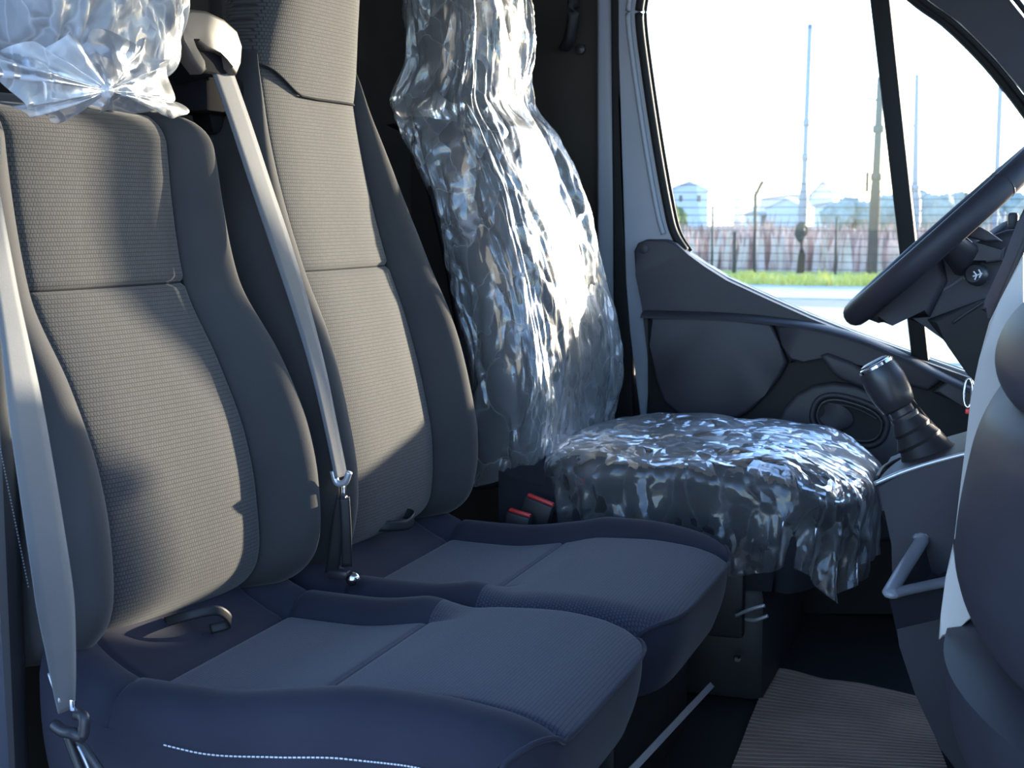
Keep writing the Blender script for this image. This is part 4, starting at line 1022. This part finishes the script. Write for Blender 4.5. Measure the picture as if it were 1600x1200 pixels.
blades('reed_plumes', 330, -13, 6, 37.7, 38.2, 0.9, 1.3, 0.07, patchy('pale_plumes', (0.70, 0.52, 0.45), (0.9, 0.76, 0.70), 2.0), 'pale feathery plumes among the dry reeds', 'reeds', 0.15)

# fence
fe = thing('wire_fence', 'thin wire fence on dark posts behind the grass strip', 'fence')
def fpost(px, ytop, ybot, Y, r, bent=False):
    b = P(px, ybot, Y=Y); b.z = GZ; t = P(px, ytop, Y=Y); t.x = b.x
    pts = [b, t] + ([t + Vector((0.18, 0, 0.35))] if bent else [])
    tube('post', pts, r, M_FPOST, fe, ns=8)
FY = 36.0
for px, yt, r, bn in ((1048, 300, 0.035, False), (1112, 322, 0.03, False), (1147, 362, 0.05, False), (1178, 305, 0.05, True), (1305, 340, 0.03, False), (1420, 300, 0.035, False), (1505, 300, 0.035, False)):
    fpost(px, yt, 430, FY, r, bn)
wires = []
for k in range(12):
    z = GZ + 0.15 + k * 0.19
    for i in range(12):
        xa = -14 + i * 2.0; wires.append(((xa, FY, z - 0.01 * (i % 2)), (xa + 2.0, FY, z - 0.01 * ((i + 1) % 2))))
for k in range(3): bars('wire', wires[k * 48:(k + 1) * 48], 0.006, M_FPOST, fe)
# mossy gatepost
gp = thing('wooden_post', 'thick mossy post at the foot of the tall lamp mast', 'post')
b = P(1250, 430, Y=36.4); b.z = GZ; t = P(1252, 368, Y=36.4)
tube('shaft', [b, b.lerp(t, 0.5) + Vector((0.03, 0, 0)), t], [0.10, 0.09, 0.10], M_WOOD, gp, ns=10)
def clump(name, c, s, m, parent=None, sub=3, amp=0.35, f=2.0, seed=0.0):
    bm = bmesh.new(); bmesh.ops.create_icosphere(bm, subdivisions=sub, radius=1.0)
    for v in bm.verts:
        k = 1 + amp * noise.noise(v.co * f + Vector((seed, seed, 0))) + amp * 0.6 * noise.noise(v.co * f * 3 + Vector((seed, 0, seed)))
        v.co = Vector((c[0] + v.co.x * k * s[0], c[1] + v.co.y * k * s[1], c[2] + v.co.z * k * s[2]))
    return bm_obj(name, bm, m, parent, smooth=True)
clump('moss', t + Vector((0, 0, 0.10)), (0.15, 0.14, 0.24), M_FPOST, gp)

# masts and poles
def mast(name, label, px_t, y_t, px_b, Y, r0, r1, m, cat, bands=(), thick=None):
    root = thing(name, label, cat, 'poles beyond the fence')
    b = P(px_b, 430, Y=Y); b.z = GZ - 0.02; t = P(px_t, y_t, Y=Y)
    n = 14; pts = [b.lerp(t, k / n) for k in range(n + 1)]
    rs = [r0 + (r1 - r0) * k / n for k in range(n + 1)]
    if thick: rs = [thick[1] if k / n < thick[0] else r for k, r in enumerate(rs)]
    tube('shaft', pts, rs, m, root, ns=10)
    for q in bands:
        c = b.lerp(t, q); tube('band', [c - Vector((0, 0, 0.09)), c + Vector((0, 0, 0.09))], r0 * 1.15, m, root, ns=10)
    return root, b, t
r_, b, t = mast('lamp_mast', 'tall slim grey lamp mast in the middle of the driver window', 1266, 38, 1251, 41.0, 0.085, 0.075, M_POLE, 'mast', (0.46, 0.60), (0.30, 0.13))
c = b.lerp(t, 0.73); tube('bracket', [c, c + Vector((0.30, 0, -0.16)), c + Vector((0.36, 0, -0.16))], 0.02, M_POLE, r_, ns=6)
r_, b, t = mast('utility_pole', 'weathered brown utility pole just left of the window bar', 1376, 120, 1362, 36.9, 0.12, 0.085, M_WOOD, 'pole', (0.50, 0.74), (0.45, 0.13))
c = b.lerp(t, 0.88); tube('arm', [c + Vector((-0.45, 0, 0.12)), c], 0.03, M_WOOD, r_, ns=6)
c = b.lerp(t, 0.50); bx = P(1355, 284, Y=36.9)
tube('hanger', [c + Vector((0, 0, 0.2)), bx + Vector((0, 0, 0.2))], 0.006, M_POLE, r_, ns=6)
box('hanging_box', bx, (0.085, 0.06, 0.48), M_WOOD, r_, bevel=0.01)
r_, b, t = mast('utility_pole', 'pale distant pole with a slanting arm right of the window bar', 1433, 116, 1427, 62.0, 0.17, 0.09, M_POLE, 'pole', (0.36,), (0.34, 0.24))
c = b.lerp(t, 0.70); tube('arm', [c, c + Vector((-0.75, 0, 0.45))], 0.05, M_POLE, r_, ns=6)
c = b.lerp(t, 0.22)
for k in range(3): tube('step', [c + Vector((0.2, 0, 0.55 * k)), c + Vector((0.8, 0, 0.4 + 0.5 * k))], 0.04, M_POLE, r_, ns=6)
mast('utility_pole', 'thin green-grey pole above the steering wheel rim', 1564, 120, 1551, 55.0, 0.11, 0.10, M_POLE, 'pole')
mast('utility_pole', 'short thin pole seen through the gap under the steering wheel rim', 1568, 330, 1566, 50.0, 0.07, 0.06, M_POLE, 'pole')

# houses far behind
HY = 150.0
def hpt(x, y, dy=0.0): return P(x, y, Y=HY + dy)
def house(label, xl, xr, y_e, x_a, y_a, depth, mw, mr, wins=(), Yo=0.0):
    root = thing('house', label, 'house', 'houses beyond the fence')
    a, b_ = P(xl, y_e, Y=HY + Yo), P(xr, y_e, Y=HY + Yo); ap = P(x_a, y_a, Y=HY + Yo)
    V = [Vector((a.x, a.y, GZ)), Vector((b_.x, b_.y, GZ)), b_, ap, a]
    prism('walls', V, (0, depth, 0), mw, root, bevel=0)
    ov = 0.35
    for p, q in ((a, ap), (ap, b_)):
        d = (q - p).normalized(); lo = p - d * (ov if p is a else 0); hi = q + d * (ov if q is b_ else 0)
        up = Vector((0, 0, 0.18))
        prism('roof_slope', [lo + Vector((0, -ov, 0.02)), hi + Vector((0, -ov, 0.02)), hi + Vector((0, -ov, 0)) + up, lo + Vector((0, -ov, 0)) + up], (0, depth + 2 * ov, 0), mr, root, bevel=0)
    for x0, x1, y0, y1 in wins:
        w = prism('window', [P(x, y, Y=HY + Yo - 0.06) for x, y in ((x0, y0), (x1, y0), (x1, y1), (x0, y1))], (0, 0.1, 0), M_HW, root, bevel=0)
        s = 0.9
        prism('pane', [P(x, y, Y=HY + Yo - 0.08) for x, y in ((x0 + s, y0 + s), (x1 - s, y0 + s), (x1 - s, y1 - s), (x0 + s, y1 - s))], (0, 0.03, 0), M_PANE, w, bevel=0)
    return root
house('pale blue gabled house at the left edge of the driver window', 1046, 1106, 297, 1078, 285, 14, M_HB, M_HW, ((1060, 1067, 304, 316), (1088, 1096, 304, 316)))
house('plain white house right beside the pale blue gabled house', 1104, 1160, 302, 1120, 291, 12, M_HW, M_HW, ((1120, 1126, 345, 350),), 16.0)
house('low white annexe with small windows between the larger houses', 1164, 1188, 336, 1176, 333, 8, M_HW, M_TILE, ((1166, 1171, 340, 350), (1176, 1181, 340, 350)), 0.0)
house('small pale gabled house left of the lamp mast', 1198, 1258, 325, 1228, 311, 10, M_HB, M_HW, (), 0.5)
house('grey house with a wide roof behind the lamp mast', 1172, 1330, 314, 1240, 305, 10, M_HB, M_TILE, (), 34.0)
tw = house('narrow house with a steep pointed roof right of the lamp mast', 1268, 1302, 303, 1286, 284, 5, M_HB, M_TILE, (), 12.0)
t = P(1286, 284, Y=HY + 12); tube('finial', [t + Vector((0, 2, 0)), t + Vector((0, 2, 0.5))], 0.08, M_TILE, tw, ns=6)
house('long low pale building between the lamp mast and the utility pole', 1272, 1345, 322, 1300, 318, 10, M_HW, M_TILE, ((1290, 1298, 335, 345),), -6.0)

# trees
def tree(label, px, y_top, w_px, Y, m, seed, n=5):
    root = thing('tree', label, 'tree', 'trees beyond the fence')
    c = P(px, y_top, Y=Y); h = c.z - GZ; w = w_px * Y / F / 2
    tube('trunk', [(c.x, Y, GZ - 0.02), (c.x + 0.1, Y, GZ + h * 0.6)], [0.18, 0.10], M_WOOD, root, ns=8)
    rnd = random.Random(seed)
    for k in range(n):
        f = k / max(1, n - 1)
        clump('foliage', (c.x + (f - 0.5) * 1.3 * w, Y + rnd.uniform(-1, 1), GZ + h * rnd.uniform(0.42, 0.62)), (w * 0.55, w * 0.5, h * rnd.uniform(0.34, 0.40)), m, root, 3, 0.35, 2.2, seed + k)
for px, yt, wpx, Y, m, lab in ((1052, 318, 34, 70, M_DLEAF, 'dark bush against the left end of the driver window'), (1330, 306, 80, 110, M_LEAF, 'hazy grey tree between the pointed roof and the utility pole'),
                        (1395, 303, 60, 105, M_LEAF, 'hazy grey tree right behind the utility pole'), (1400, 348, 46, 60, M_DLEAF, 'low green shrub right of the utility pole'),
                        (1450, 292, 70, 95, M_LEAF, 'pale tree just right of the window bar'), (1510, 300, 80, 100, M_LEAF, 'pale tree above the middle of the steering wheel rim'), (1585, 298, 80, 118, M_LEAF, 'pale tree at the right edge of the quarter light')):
    tree(lab, px, yt, wpx, Y, m, px * 0.37)
